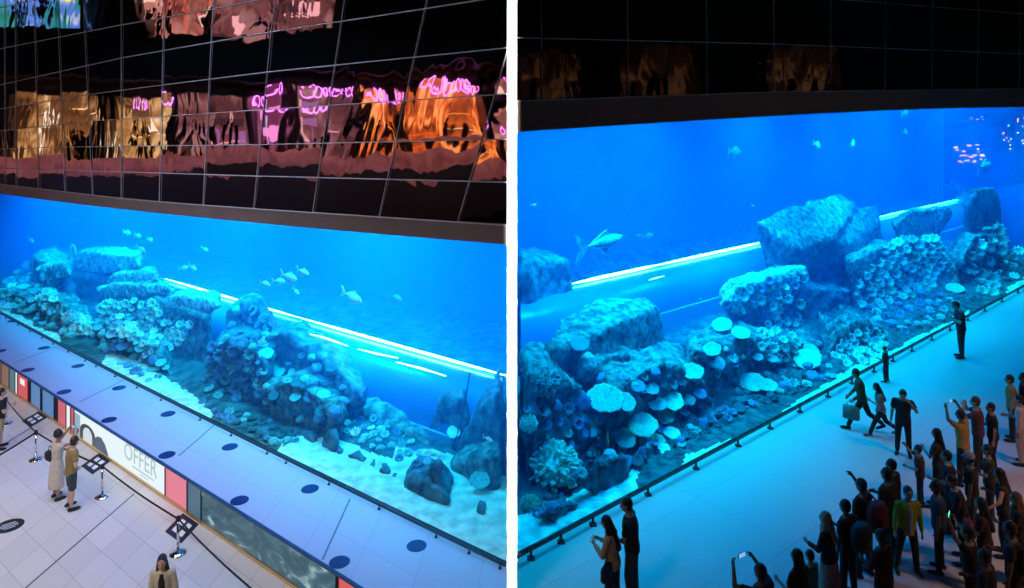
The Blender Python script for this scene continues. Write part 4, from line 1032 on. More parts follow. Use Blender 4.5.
fish('R', 985, 166, 38, 4.5, RY, 'dark shark near the upper far corner of the deep tank', 'fishdark', -3, .22, None, 'shark', .17)
# hoop on the slab and the loose cable
h = look('L', 73, 258)
if h:
    bm = bmesh.new(); p = h[0]; k = 1 / pxm(p)
    tube(bm, [p + Vector((6 * k * math.cos(a) * .8, 6 * k * math.cos(a) * -.4, -1 * k + 14 * k * math.sin(a))) for a in np.linspace(-.1, math.pi + .1, 18)], .9 * k, 6)
    tag(mesh_obj('hoop', bm, M['c_pale']), 'thin pale hoop standing on the end of the table slab', 'hoop')
bm = bmesh.new(); a, b = hit(GL, 470, 372, 3.0), look('L', 452, 448)[0]
tube(bm, [a.lerp(b, t) + Vector((0, 0, -.25 * math.sin(math.pi * t))) for t in np.linspace(0, 1, 10)], .018, 6)
tag(mesh_obj('cable', bm, M['steel']), 'thin dark cable hanging down before the steep rock', 'cable')
# ------------------------------------------------------------------ rails, stickers, screens, queue posts
def rail(c, xs, off, hgt, rad, label, m, px_posts):
    cv = side(c); t = empty('guard_rail', (xs[0], cy(cv, xs[0]) - off, 0)); tag(t, label, 'rail'); org = Vector(t.location)
    bm = bmesh.new(); tube(bm, [Vector((x, cy(cv, x) - off, hgt)) - org for x in xs], rad, 8); mesh_obj('bar', bm, M[m], t)
    for px in px_posts:
        p = hit(cv, px, 400, -off); bm = bmesh.new(); q = Vector((p.x, p.y, 0)) - org
        capsule(bm, q + Vector((0, 0, .0)), rad * .8, q + Vector((0, 0, hgt)), rad * .8, 8, 1)
        add_box(bm, q + Vector((0, 0, .012)), (rad * 4, rad * 4, .024)); mesh_obj('post', bm, M[m], t)
    return t
rail('L', list(np.linspace(-24, -.12, 40)), 0.20, 0.09, 0.014, 'low thin rail along the foot of the bright tank glass', 'steel', [6, 18, 30, 42, 53, 68, 85, 96, 115, 137, 161, 200, 231, 267, 286, 329, 379, 436, 469, 500])
rail('R', list(np.linspace(.12, 28, 40)), 0.30, 0.22, 0.036, 'dark low rail along the foot of the deep tank glass', 'steel', [531, 561, 593, 648, 696, 738, 770, 800, 828, 852, 874, 893, 912, 932, 950, 968, 985, 1002, 1018])
bm_s = bmesh.new()
for c, cv, xs, nm in (('L', GL, XL, 'trim_6'), ('R', GR, XR, 'trim_7')):
    o = slab_along(nm, cv, xs, -0.08, 0.0, K(0), K(0.05), M['steel']); o['kind'] = 'structure'
bm_s.free()
# slab joints across the walkway
for (a, b) in [((79.6, 402), (123.8, 380)), ((178.7, 456), (215.5, 424)), ((322.5, 559.7), (350, 499)), ((14, 363), (64, 344))]:
    A, B = at_floor(*a), at_floor(*b); bm = bmesh.new()
    d = (B - A); L = d.length; ang = math.atan2(d.y, d.x)
    add_box(bm, (A + B) / 2 + Vector((0, 0, .002)), (L, .035, .004), Matrix.Rotation(ang, 4, 'Z'))
    o = mesh_obj('trim_8', bm, M['joint'] if 'joint' in M else M['steel'], None, False); o['kind'] = 'structure'
for (a, b) in [((4.4, 444), (31, 428)), ((25.7, 588), (134, 494)), ((18, 594.6), (26, 587.7))]:
    A, B = at_floor(*a, LFZ), at_floor(*b, LFZ); bm = bmesh.new(); d = (B - A)
    add_box(bm, (A + B) / 2 + Vector((0, 0, .002)), (d.length, .03, .004), Matrix.Rotation(math.atan2(d.y, d.x), 4, 'Z'))
    o = mesh_obj('trim_9', bm, M['steel'], None, False); o['kind'] = 'structure'
DOTS = [(0, 351), (28, 370), (44, 348), (13, 321), (64, 392), (78, 366), (109, 420), (119, 388), (167, 455), (168, 414), (230, 447), (239.5, 500.6), (310, 489), (339.5, 562.3), (416.6, 546), (14, 332)]
for i, (x, y) in enumerate(DOTS[:-1]):
    p = at_floor(x, y); bm = bmesh.new(); disc_solid(bm, (0, 0, 0), .195, .006)
    o = mesh_obj('floor_sticker', bm, M['dot'], None, False); o.location = p + Vector((0, 0, .001))
    tag(o, 'round blue floor sticker on the pale walkway, one of two loose rows', 'sticker', 'round blue stickers along the walkway')
# ---- fascia with lit screens
FE = [(0, 0.0)]
def fas(px, k, off=0.04):
    """point on the fascia: k 0 top .. 1 bottom"""
    p = hit(PL, px, 450, -off); return Vector((p.x, p.y, -0.03 + (LFZ + .12) * k))
o = slab_along('wall_fascia', PL, xw[::-1], 0.0, 0.06, K(LFZ), K(-0.061), M['black']); o['kind'] = 'structure'
o = slab_along('trim_10', PL, xw[::-1], -0.05, 0.03, K(-0.03), K(0.012), M['navyedge']); o['kind'] = 'structure'
o = slab_along('trim_11', PL, xw[::-1], -0.06, 0.0, K(LFZ), K(LFZ + .07), M['ledline']); o['kind'] = 'structure'
def screen(x0, x1, m, label, nm='display_screen'):
    t = empty(nm, fas((x0 + x1) / 2, 1)); org = Vector(t.location); vs = []; n = max(2, int((x1 - x0) / 8) + 1)
    for i in range(n + 1):
        x = x0 + (x1 - x0) * i / n
        for k in (0.02, 1): vs.append(fas(x, k) - org)
    for i in range(n + 1):
        x = x0 + (x1 - x0) * i / n
        for k in (0.02, 1): vs.append(fas(x, k, .005) - org)
    q = 2 * (n + 1); fs = [(2 * i, 2 * i + 1, 2 * i + 3, 2 * i + 2) for i in range(n)] + [(q + 2 * i, q + 2 * i + 2, q + 2 * i + 3, q + 2 * i + 1) for i in range(n)]
    fs += [(2 * i, 2 * i + 2, q + 2 * i + 2, q + 2 * i) for i in range(n)] + [(2 * i + 1, q + 2 * i + 1, q + 2 * i + 3, 2 * i + 3) for i in range(n)]
    pyd('panel', vs, fs, m, t); tag(t, label, 'screen')
    for x in (x0, x1):
        bm = bmesh.new(); a, b = fas(x, 0.0, .06) - org, fas(x, 1, .06) - org; tube(bm, [a, b], .016, 4)
        mesh_obj('edge', bm, M['black'], t, False)
    return t, org
SC = lambda n, c, s: emit_mat('screen_' + n, c, s)
scr = [(-22, 1, SC('brown', (.30, .20, .15), .6), 'brownish lit panel at the far end of the fascia'), (1, 9, SC('brown2', (.35, .2, .16), .6), 'small brown and teal panel'), (9, 15, SC('teal', (.12, .28, .33), .6), 'small teal grey panel beside a white one'), (15, 17.5, SC('white', (.85, .9, .95), .9), 'narrow white panel before the first red panel'),
       (17.5, 28, SC('red', (.75, .10, .11), .8), 'first red panel with a small white square'), (30.5, 40.5, SC('sky', (.10, .26, .55), .8), 'blue panel between black frames, farther of the pair'), (42, 54, SC('sky2', (.10, .26, .55), .8), 'blue panel between black frames, nearer of the pair'),
       (57.5, 66, SC('red2', (.70, .14, .18), .8), 'red panel left of a thin white stripe'), (66, 70.5, SC('white2', (.9, .92, .95), .9), 'thin white panel between two red ones'), (70.5, 74, SC('red3', (.75, .12, .15), .8), 'thin red panel beside the offer screen'),
       (74, 165, SC('offer', (.80, .93, .97), .95), 'long white screen reading OFFER with dark arch shapes'), (165, 187, SC('pink', (.85, .22, .30), .85), 'pink red panel just past the offer screen'), (187, 201, SC('slate', (.10, .22, .32), .6), 'slate blue panel between pink and the wavy glass')]
made = {}
for x0, x1, m, lb in scr: made[x0] = screen(x0, x1, m, lb)
mw_ = bpy.data.materials.new('wave_reflection'); mw_.use_nodes = True
def wavy_refl_mat(m):  # white reflection on dark teal glass, put into the emission colour
    b = m.node_tree.nodes['Principled BSDF']; b.inputs['Base Color'].default_value = (.01, .012, .015, 1); b.inputs['Roughness'].default_value = .2
    tc = nd(m, 'ShaderNodeTexCoord'); n = nd(m, 'ShaderNodeTexNoise'); mp = nd(m, 'ShaderNodeMapping'); mp.inputs['Scale'].default_value = (.9, .9, 2.2)
    n.inputs['Scale'].default_value = 1.6; n.inputs['Detail'].default_value = 6; n.inputs['Distortion'].default_value = 1.4
    lk(m, tc.outputs['Object'], mp.inputs[0]); lk(m, mp.outputs[0], n.inputs['Vector'])
    r = nd(m, 'ShaderNodeValToRGB'); e = r.color_ramp.elements; e[0].position = .42; e[0].color = (.035, .10, .14, 1); e[1].position = .74; e[1].color = (.55, .80, .85, 1)
    q = e.new(.56); q.color = (.07, .17, .22, 1)
    lk(m, n.outputs['Fac'], r.inputs['Fac']); lk(m, r.outputs['Color'], b.inputs['Emission Color']); b.inputs['Emission Strength'].default_value = .8
    return m
screen(201, 336, wavy_refl_mat(mw_), 'long dark teal glass panel with a wavy white reflection')  # dark glass built with the screen helper; its reflection is emission colour
screen(338, 420, SC('red4', (.8, .12, .12), .8), 'red panel at the near end of the fascia')
def patch(t, org, x0, x1, k0, k1, m, nm='graphic', off=.046, shape=None):
    vs = []; n = 14; pts = shape or [(0, 0), (1, 0), (1, 1), (0, 1)]
    for u, v in pts: vs.append(fas(x0 + (x1 - x0) * u, k0 + (k1 - k0) * v, off) - org)
    b = [p + Vector((.003, .004, 0)) for p in vs]; n = len(vs)
    fs = [tuple(range(n)), tuple(range(2 * n - 1, n - 1, -1))] + [(i, (i + 1) % n, n + (i + 1) % n, n + i) for i in range(n)]
    return pyd(nm, vs + b, fs, m, t)
t, org = made[74]
arch = [(0, 1), (0, .5)] + [(.5 - .5 * math.cos(a), .5 - .5 * math.sin(a)) for a in np.linspace(0, math.pi, 12)] + [(1, 1)]
patch(t, org, 80, 95, .30, 1, SC('ink', (.05, .06, .09), .5), shape=arch)
patch(t, org, 83, 92, .42, 1, SC('pale', (.75, .85, .9), .8), shape=arch, off=.050)
patch(t, org, 92, 108, .45, 1, SC('slate2', (.10, .15, .24), .6), shape=[(0, 1), (.1, .5), (.3, .1), (.55, 0), (.8, .3), (1, .9), (1, 1)])
patch(t, org, 74.5, 80, .1, 1, SC('grey', (.35, .5, .62), .8))
patch(t, org, 132, 154, .72, .76, SC('grey2', (.45, .55, .6), .8)); patch(t, org, 140, 148, .84, .87, SC('grey3', (.5, .6, .65), .8))
cu = bpy.data.curves.new('lettering', 'FONT'); cu.body = 'OFFER'; cu.size = 1.0; cu.extrude = .004; cu.align_x = 'LEFT'
cu.space_character = 1.05
A_, B_ = fas(124, .60, .05), fas(164, .60, .05)
cu.materials.append(SC('letter', (.50, .66, .68), .8))
fo = bpy.data.objects.new('lettering', cu); link(fo, t)
L_ = (B_ - A_).length; cu.size = L_ / 3.55
fo.location = A_ - org; fo.rotation_euler = (math.pi / 2, 0, math.atan2(B_.y - A_.y, B_.x - A_.x))
fo.scale = (1, min(1.6, .42 / (cu.size * .7)), 1)
bpy.context.view_layer.update()
dg0 = bpy.context.evaluated_depsgraph_get(); me = bpy.data.meshes.new_from_object(fo.evaluated_get(dg0), depsgraph=dg0)
fm = bpy.data.objects.new('lettering', me); link(fm, t); fm.matrix_local = fo.matrix_local.copy(); bpy.data.objects.remove(fo)
t, org = made[17.5]; patch(t, org, 20, 24.5, .14, .42, SC('white4', (.9, .9, .95), .9))
# ---- queue posts and belts
def post(px, py, label, hgt=.80):
    p = at_floor(px, py, LFZ); t = empty('queue_post', p); tag(t, label, 'post', None)
    bm = bmesh.new(); loft(bm, [((0, 0, z), Vector((1, 0, 0)), Vector((0, 1, 0)), r, r) for z, r in ((0, .17), (.012, .175), (.03, .165), (.05, .08), (.07, .035))], 24); mesh_obj('base', bm, M['chrome'], t)
    bm = bmesh.new(); tube(bm, [(0, 0, .05), (0, 0, hgt - .1)], .028, 14); mesh_obj('pole', bm, M['chrome'], t)
    bm = bmesh.new(); loft(bm, [((0, 0, z), Vector((1, 0, 0)), Vector((0, 1, 0)), r, r) for z, r in ((hgt - .12, .03), (hgt - .11, .04), (hgt - .01, .04), (hgt, .025))], 16); mesh_obj('head', bm, M['black'], t)
    return p + Vector((0, 0, hgt - .06))
Pq = [post(6, 424, 'queue post behind the person at the picture edge'), post(36, 460, 'queue post where the belt turns a corner behind the couple'), post(102.5, 497, 'queue post right of the photographing couple'), post(178, 554, 'queue post beside the woman in the pale cardigan')]
Pend = [at_floor(-40, 505, LFZ) + Vector((0, 0, .7)), at_floor(262, 640, LFZ) + Vector((0, 0, .74)), at_floor(-30, 402, LFZ) + Vector((0, 0, .74))]
def belt(a, b, label):
    bm = bmesh.new(); d = (b - a); n = 10
    for i in range(n):
        p0 = a + d * (i / n) + Vector((0, 0, -.05 * math.sin(math.pi * i / n))); p1 = a + d * ((i + 1) / n) + Vector((0, 0, -.05 * math.sin(math.pi * (i + 1) / n)))
        add_box(bm, (p0 + p1) / 2, ((p1 - p0).length + .005, .006, .05), (p1 - p0).to_track_quat('X', 'Z').to_matrix().to_4x4())
    tag(mesh_obj('belt', bm, M['belt'], None, False), label, 'belt')
belt(Pq[0], Pq[1], 'black belt from the far edge post to the corner post'); belt(Pq[1], Pq[2], 'black belt passing behind the photographing couple'); belt(Pq[2], Pq[3], 'black belt between the couple and the cardigan woman posts')
belt(Pq[3], Pend[1], 'black belt running out of the picture under the wavy glass'); belt(Pq[1], Pend[0], 'black belt branching from the corner post towards the picture edge'); belt(Pq[0], Pend[2], 'short black belt at the far picture edge')
# ---- square standing stickers and the round notice
def sq_sticker(px, py, wpx, label):
    p = at_floor(px, py, LFZ); t = empty('standing_sticker', p); tag(t, label, 'sticker')
    a, b = dA, dB; h_ = .36
    def quad(nm, c, ha, hb, m, z):
        vs = [c + a * (sa * ha) + b * (sb * hb) for sa, sb in ((-1, -1), (1, -1), (1, 1), (-1, 1))]
        vs = [Vector((v.x, v.y, z)) for v in vs] + [Vector((v.x, v.y, z - .003)) for v in vs]
        pyd(nm, vs, [(0, 1, 2, 3), (7, 6, 5, 4)] + [(i, i + 4, (i + 1) % 4 + 4, (i + 1) % 4) for i in range(4)], m, t)
    quad('backing', Vector(), h_, h_, M['navy'], .006)
    for sa in (-1, 1):
        for sb in (-1, 1): quad('white_cell', a * (sa * .13) + b * (sb * .13), .085, .085, M['stwhite'], .0085)
sq_sticker(35, 419, 19, 'square navy standing sticker before the two blue panels'); sq_sticker(96, 463.5, 21, 'square navy standing sticker beside the photographing man'); sq_sticker(182, 528, 25, 'square navy standing sticker behind the post near the cardigan woman')
p = at_floor(9, 526, LFZ); t = empty('round_notice', p); tag(t, 'round black floor notice with white lines at the picture edge', 'sticker')
bm = bmesh.new(); disc_solid(bm, (0, 0, .001), .29, .006, 36); mesh_obj('disc', bm, M['black'], t, False)
for k, (o_, l_) in enumerate([(.10, .26), (.03, .34), (-.04, .34), (-.11, .22)]):
    bm = bmesh.new(); add_box(bm, Vector((0, o_, .009)), (l_, .022, .003)); q = mesh_obj('text_line', bm, M['stwhite'], t, False); q.rotation_euler = (0, 0, math.radians(38))
# ------------------------------------------------------------------ people
SKIN = {}
def skin(c):
    if c not in SKIN: SKIN[c] = mat('skin', c, 0.55)
    return SKIN[c]
CL = {}
def cloth(c):
    if c not in CL: CL[c] = noise_mat('cloth', tuple(x * .8 for x in c), c, 14, 0.85, 0.15, bscale=40)
    return CL[c]
HAIRM = {}
def hairm(c):
    if c not in HAIRM: HAIRM[c] = mat('hair', c, 0.5)
    return HAIRM[c]
LT, MD, BR = (0.55, 0.34, 0.24), (0.36, 0.20, 0.13), (0.16, 0.085, 0.055)
BLK = (0.010, 0.009, 0.010)
PENDING = []
V = Vector
ARM = {   # (upper arm, forearm) directions for a side: x outward, y forward, z up ; curl of the fingers
 'down': ((.20, .02, -1), (.09, .14, -1), .5), 'swing_f': ((.14, .45, -1), (.02, .75, -.8), .5), 'swing_b': ((.18, -.45, -1), (.10, -.25, -1), .5),
 'photo': ((.42, .72, .05), (-.42, .45, .85), 1.1), 'photo_high': ((.62, .45, .62), (-.45, .35, .9), 1.1), 'chest': ((.22, .30, -1), (-.48, .80, .42), 1.1),
 'face': ((.35, .75, -.25), (-.62, .0, .9), 1.2), 'front': ((.14, .30, -1), (-.35, .92, .05), .9), 'hip': ((.55, -.15, -.85), (-.55, .45, -.45), .6),
 'cross': ((.20, .30, -1), (-.92, .42, .10), .7), 'up_one': ((.30, .55, .70), (-.10, .30, 1), 1.1), 'out': ((.75, .25, -.55), (.30, .55, -.3), .5), 'bag': ((.20, -.05, -1), (-.12, .65, -.55), 1.4),
}
LEG = {   # hip flexion, knee bend, outward degrees
 'stand': ((2, 3, 4), (-2, 3, 4)), 'rest': ((6, 14, 5), (-2, 2, 4)), 'walk': ((24, 8, 2), (-18, 22, 2)), 'walk2': ((-20, 30, 2), (24, 6, 2)), 'stride': ((30, 10, 2), (-24, 34, 2)), 'wide': ((3, 3, 9), (-3, 3, 9)),
}
def vox(o, size, smooth=4):
    r = o.modifiers.new('Remesh', 'REMESH'); r.mode = 'VOXEL'; r.voxel_size = size; r.use_smooth_shade = True
    s = o.modifiers.new('Smooth', 'SMOOTH'); s.factor = 0.5; s.iterations = smooth
    PENDING.append(o)

def person(label, pos, h, rz, arms=('down', 'down'), legs='stand', top=None, bottom=None, hair=('short', BLK), sk=MD, lean=3, head=(0, 0), female=False,
           sleeve='half', shoes=(0.012, 0.012, 0.014), hat=None, mask=None, inner=None, group=None, feet=True):
    k = h / 1.75
    B = bmesh.new()
    pel = V((0, 0, .93)); la = math.radians(lean); sp = V((0, math.sin(la), math.cos(la))); sx = V((1, 0, 0)); sf = V((0, math.cos(la), -math.sin(la)))
    T = lambda t, f=0: pel + sp * t + sf * f
    sw = .165 if female else .185
    if female: rings = [(-.09, .15, .105), (0, .170, .12), (.13, .128, .095), (.22, .135, .10), (.34, .150, .115), (.44, .148, .095), (.50, .10, .075), (.55, .052, .052)]
    else: rings = [(-.09, .145, .105), (0, .160, .115), (.13, .145, .105), (.22, .155, .112), (.34, .172, .122), (.44, .176, .105), (.50, .12, .085), (.55, .060, .058)]
    loft(B, [(T(t), sx, sf, a, b) for t, a, b in rings], 20)
    # head
    hp, hy = math.radians(head[0]), math.radians(head[1])
    neck = T(.53, .0)
    Rh = Matrix.Rotation(hy, 3, 'Z') @ Matrix.Rotation(-math.radians(lean) - hp, 3, 'X')
    hc = neck + Rh @ V((0, .018, .175))
    capsule(B, T(.46), .058, hc - Rh @ V((0, .01, .06)), .052, 12)
    ellipsoid(B, hc, (.076, .096, .112), Rh, 18, 14)
    ellipsoid(B, hc + Rh @ V((0, .030, -.058)), (.058, .062, .062), Rh)            # jaw
    capsule(B, hc + Rh @ V((0, .088, .008)), .011, hc + Rh @ V((0, .108, -.024)), .016, 8)    # nose
    capsule(B, hc + Rh @ V((-.030, .083, .028)), .012, hc + Rh @ V((.030, .083, .028)), .012, 8)  # brow
    ellipsoid(B, hc + Rh @ V((0, .076, -.088)), (.020, .016, .018), Rh, 8, 6)     # chin
    for s in (-1, 1): ellipsoid(B, hc + Rh @ V((s * .078, -.004, -.008)), (.012, .020, .032), Rh, 8, 8)
    out = {'head': hc, 'Rh': Rh}
    # arms
    aj = []
    for s, an in zip((-1, 1), arms):
        ua, fa, curl = ARM[an]
        R_ = Matrix.Rotation(-la * .6, 3, 'X')
        ua = (R_ @ V((ua[0] * s, ua[1], ua[2]))).normalized(); fa = (R_ @ V((fa[0] * s, fa[1], fa[2]))).normalized()
        sh = T(.455) + sx * s * sw; el = sh + ua * .285; wr = el + fa * .25
        m_ = .88 if female else 1.0
        capsule(B, T(.45) + sx * s * .10, .062 * m_, sh, .056 * m_, 12)
        capsule(B, sh, .054 * m_, el, .040 * m_, 12); capsule(B, el, .041 * m_, wr, .028 * m_, 12)
        # hand: palm frame. across = thumb side, pn = direction the palm faces
        hd = fa
        inn = V((-s, 0, 0)); pn = inn - hd * inn.dot(hd)
        if pn.length < .25: pn = V((0, 1, 0)) - hd * hd.y
        pn.normalize(); ac = hd.cross(pn); ac.normalize()
        if ac.dot(V((0, 1, .6))) < 0: ac = -ac                      # thumb forward / up
        for q in (-.026, -.009, .009, .026):
            capsule(B, wr + hd * .012 + ac * q * .7, .017, wr + hd * .085 + ac * q, .0135, 8, 2)
        for q, L in zip((.030, .010, -.010, -.029), (.068, .078, .072, .056)):
            p0 = wr + hd * .088 + ac * q; cur = curl * (1.0 + .12 * (q < 0)); d1 = (hd * math.cos(cur * .35) + pn * math.sin(cur * .35) + ac * q * 3.2).normalized()
            d2 = (hd * math.cos(cur) + pn * math.sin(cur) + ac * q * 2.5).normalized(); d3 = (hd * math.cos(cur * 1.5) + pn * math.sin(cur * 1.5) + ac * q * 1.5).normalized()
            p1 = p0 + d1 * L * .45; p2 = p1 + d2 * L * .32; p3 = p2 + d3 * L * .23
            capsule(B, p0, .0100, p1, .0095, 8, 2); capsule(B, p1, .0095, p2, .0088, 8, 2); capsule(B, p2, .0088, p3, .0080, 8, 2)
        t0 = wr + hd * .028 + ac * .022; t1 = t0 + (hd * .6 + ac * .75 + pn * .25).normalized() * .045; t2 = t1 + (hd * .85 + ac * .25 + pn * .45 * min(1, curl)).normalized() * .038
        capsule(B, t0, .0145, t1, .0120, 8, 2); capsule(B, t1, .0115, t2, .0095, 8, 2)
        aj.append((sh, el, wr, hd, pn, ac))
    out['hands'] = [a[2] + a[3] * .085 + a[4] * .028 for a in aj]
    # legs
    lj = []
    for s, (hf, kb, ab) in zip((-1, 1), LEG[legs]):
        a = math.radians(hf); b = math.radians(hf - kb); o_ = math.radians(ab)
        hip = pel + V((s * .085, 0, -.04)); d1 = V((s * math.sin(o_), math.sin(a), -math.cos(a))).normalized(); d2 = V((s * math.sin(o_) * .5, math.sin(b), -math.cos(b))).normalized()
        kn = hip + d1 * .415; an_ = kn + d2 * .395
        capsule(B, hip, .082, kn, .052, 14); capsule(B, kn, .052, kn + d2 * .14, .054, 12); capsule(B, kn + d2 * .14, .053, an_, .034, 12)
        fd = V((s * .14, 1, min(0.0, -math.sin(-b) * .0) - (max(0, -b) * .55))).normalized()
        heel = an_ + V((0, -.045, -.045)); ball = heel + fd * .19 + V((0, 0, -.006))
        capsule(B, heel, .034, ball, .032, 10); capsule(B, an_, .034, heel + fd * .06, .034, 10); capsule(B, ball, .032, ball + fd * .03, .024, 10)
        lj.append((hip, kn, an_, heel, ball, fd))
    zmin = min(min(j[3].z - .036, j[4].z - .034) for j in lj) - .008
    body = mesh_obj('person', B, skin(sk))
    body.location = (pos[0], pos[1], pos[2] - zmin * k); body.rotation_euler = (0, 0, rz); body.scale = (k, k, k)
    tag(body, label, 'person', group)
    vox(body, .0115, 3)
    # clothes
    if top:
        kind, col = top
        S_ = bmesh.new(); g = .020
        hem = {'shirt': -.10, 'crop': .02, 'jacket': -.14, 'long': -.30}[kind]
        rr = [(t, a + g, b + g) for t, a, b in rings if t > hem + .02 and t < .54]
        a0, b0 = (rings[0][1] + g + (.015 if kind != 'shirt' else .004), rings[0][2] + g + (.015 if kind != 'shirt' else .004))
        loft(S_, [(T(hem) if hem > -.2 else pel + V((0, 0, hem)), sx, sf, a0 if hem < 0 else rr[0][1], b0 if hem < 0 else rr[0][2])] + [(T(t), sx, sf, a, b) for t, a, b in rr] + [(T(.525), sx, sf, .082, .075)], 24)
        for s, (sh, el, wr, hd, pn, ac) in zip((-1, 1), aj):
            capsule(S_, T(.44) + sx * s * .10, .080, sh, .072, 12)
            if sleeve == 'half': capsule(S_, sh, .072, sh.lerp(el, .62), .064, 12, 1)
            elif sleeve == 'full':
                capsule(S_, sh, .066, el, .053, 12); capsule(S_, el, .053, el.lerp(wr, .93), .043, 12, 1)
        o = mesh_obj({'shirt': 'shirt', 'crop': 'shirt', 'jacket': 'jacket', 'long': 'tunic'}[kind], S_, cloth(col), body); vox(o, .017, 4)
        if inner:
            S_ = bmesh.new(); loft(S_, [(T(-.10, .035), sx, sf, .075, .125), (T(.15, .035), sx, sf, .075, .110), (T(.36, .035), sx, sf, .085, .128), (T(.50, .02), sx, sf, .05, .095)], 16)
            o = mesh_obj('inner_top', S_, cloth(inner), body); vox(o, .017, 3)
    if bottom:
        kind, col = bottom
        S_ = bmesh.new(); g = .016
        if kind in ('trousers', 'shorts'):
            loft(S_, [(T(t), sx, sf, a + g, b + g) for t, a, b in rings[:2]] + [(T(.07), sx, sf, rings[1][1] + .002, rings[1][2] + .002)], 20)
            for hip, kn, an_, heel, ball, fd in lj:
                if kind == 'trousers':
                    capsule(S_, hip, .100, kn, .072, 14); capsule(S_, kn, .072, an_ + (kn - an_) * .04, .058, 12, 1)
                else: capsule(S_, hip, .104, hip.lerp(kn, .88), .092, 14, 1)
        else:
            zl = {'skirt': .12, 'midi': .30, 'knee': .50}[kind]
            fx = sum((j[2] for j in lj), V()) / 2; wid = max(abs(lj[0][2].y - lj[1][2].y) * .5, .0)
            loft(S_, [(V((0, fx.y * .8, zl)), sx, V((0, 1, 0)), .21, .16 + wid * .8), (V((0, fx.y * .4, .62)), sx, V((0, 1, 0)), .20, .16 + wid * .4), (pel + V((0, 0, -.05)), sx, V((0, 1, 0)), .185, .145), (T(.08), sx, sf, rings[2][1] + .026, rings[2][2] + .024)], 24)
        o = mesh_obj('skirt' if kind in ('skirt', 'midi', 'knee') else kind, S_, cloth(col), body); vox(o, .017, 3)
    # shoes
    for hip, kn, an_, heel, ball, fd in lj:
        S_ = bmesh.new(); capsule(S_, heel, .043, ball, .041, 12); capsule(S_, ball, .041, ball + fd * .035, .030, 12); capsule(S_, an_ + V((0, -.01, -.02)), .044, heel + fd * .05, .044, 12)
        o = mesh_obj('shoe', S_, cloth(shoes), body); vox(o, .012, 3)
    # hair or cover
    st, hcol = hair
    S_ = bmesh.new(); H_ = lambda x, y, z: hc + Rh @ V((x, y, z))
    ellipsoid(S_, H_(0, -.020, .026), (.088, .100, .106), Rh, 18, 14)
    if st == 'short': ellipsoid(S_, H_(0, -.035, -.03), (.080, .075, .075), Rh)
    elif st == 'bun': ellipsoid(S_, H_(0, -.035, -.02), (.082, .078, .08), Rh); ellipsoid(S_, H_(0, -.085, .075), (.062, .06, .06), Rh)
    elif st == 'curly':
        for q in range(26):
            a = q * 2.4; z = 1 - q / 16; rr = math.sqrt(max(0, 1 - z * z)) if abs(z) < 1 else 0
            ellipsoid(S_, H_(.085 * rr * math.cos(a), -.035 + .085 * rr * math.sin(a) * .8, .03 + .10 * z), (.042, .042, .042), None, 8, 6)
    elif st in ('long', 'scarf'):
        L = .34 if st == 'long' else .26
        capsule(S_, H_(0, -.03, -.02), .090, H_(0, -.06, -.13), .085, 14)
        bk = T(.53 - L * .75, -.135)
        capsule(S_, H_(0, -.06, -.12), .080, bk, .060, 12)
        for s in (-1, 1): capsule(S_, H_(s * .070, -.012, .0), .028, H_(s * .088, -.02, -.19), .036, 10)
        if st == 'scarf': capsule(S_, H_(-.06, .03, -.13), .05, H_(.06, .03, -.13), .05, 10); ellipsoid(S_, T(.50, .02), (.13, .11, .07))
    o = mesh_obj('headscarf' if st == 'scarf' else 'hair', S_, hairm(hcol) if st != 'scarf' else cloth(hcol), body); vox(o, .013, 3)
    if hat:
        S_ = bmesh.new(); ellipsoid(S_, H_(0, -.015, .045), (.098, .112, .095), Rh)
        capsule(S_, H_(-.04, .085, .05), .016, H_(.04, .085, .05), .016, 8); capsule(S_, H_(-.03, .125, .035), .012, H_(.03, .125, .035), .012, 8); capsule(S_, H_(0, .09, .045), .02, H_(0, .13, .035), .016, 8)
        o = mesh_obj('cap', S_, cloth(hat), body); vox(o, .014, 3)
    if mask:
        S_ = bmesh.new(); ellipsoid(S_, H_(0, .036, -.050), (.066, .072, .050), Rh); o = mesh_obj('face_mask', S_, cloth(mask), body); vox(o, .012, 3)
    for s in (-1, 1):
        S_ = bmesh.new(); ellipsoid(S_, H_(s * .031, .086, .008), (.0125, .010, .009), Rh, 8, 6); o = mesh_obj('eye', S_, M['eye'], body); o['label'] = 'dark eye'
    S_ = bmesh.new(); ellipsoid(S_, H_(0, .093, -.056), (.024, .006, .008), Rh, 8, 6); mesh_obj('mouth', S_, M['lip'], body)
    MW = Matrix.Translation(body.location) @ Matrix.Rotation(rz, 4, 'Z') @ Matrix.Scale(k, 4)
    out['hands_w'] = [MW @ p for p in out['hands']]
    out['W'] = lambda p: MW @ p
    out['T'] = lambda t, f=0, x=0: MW @ (T(t, f) + sx * x)
    out['fwd'] = (Matrix.Rotation(rz, 3, 'Z') @ V((0, 1, 0))); out['k'] = k; out['rz'] = rz
    return out
M['lip'] = mat('lip', (0.30, 0.10, 0.08), 0.5)
M['phone'] = mat('phone_case', (0.01, 0.01, 0.012), 0.3)
M['phonescreen'] = emit_mat('phone_screen', (0.25, 0.55, 1.0), 0.9)
M['phonegreen'] = emit_mat('phone_green', (0.15, 1.0, 0.45), 1.6)
def phone(p, rz, label, screen='phonescreen', tilt=0.0):
    t = empty('phone', p, rz); t.rotation_euler = (tilt, 0, rz); tag(t, label, 'phone')
    bm = bmesh.new(); add_box(bm, (0, 0, 0), (.155, .010, .078)); bmesh.ops.bevel(bm, geom=bm.edges[:], offset=.004, segments=2); mesh_obj('case', bm, M['phone'], t, False)
    bm = bmesh.new(); add_box(bm, (0, -.0056, 0), (.140, .001, .068)); mesh_obj('screen', bm, M[screen], t, False)
def mid(q): return (q[0] + q[1]) / 2
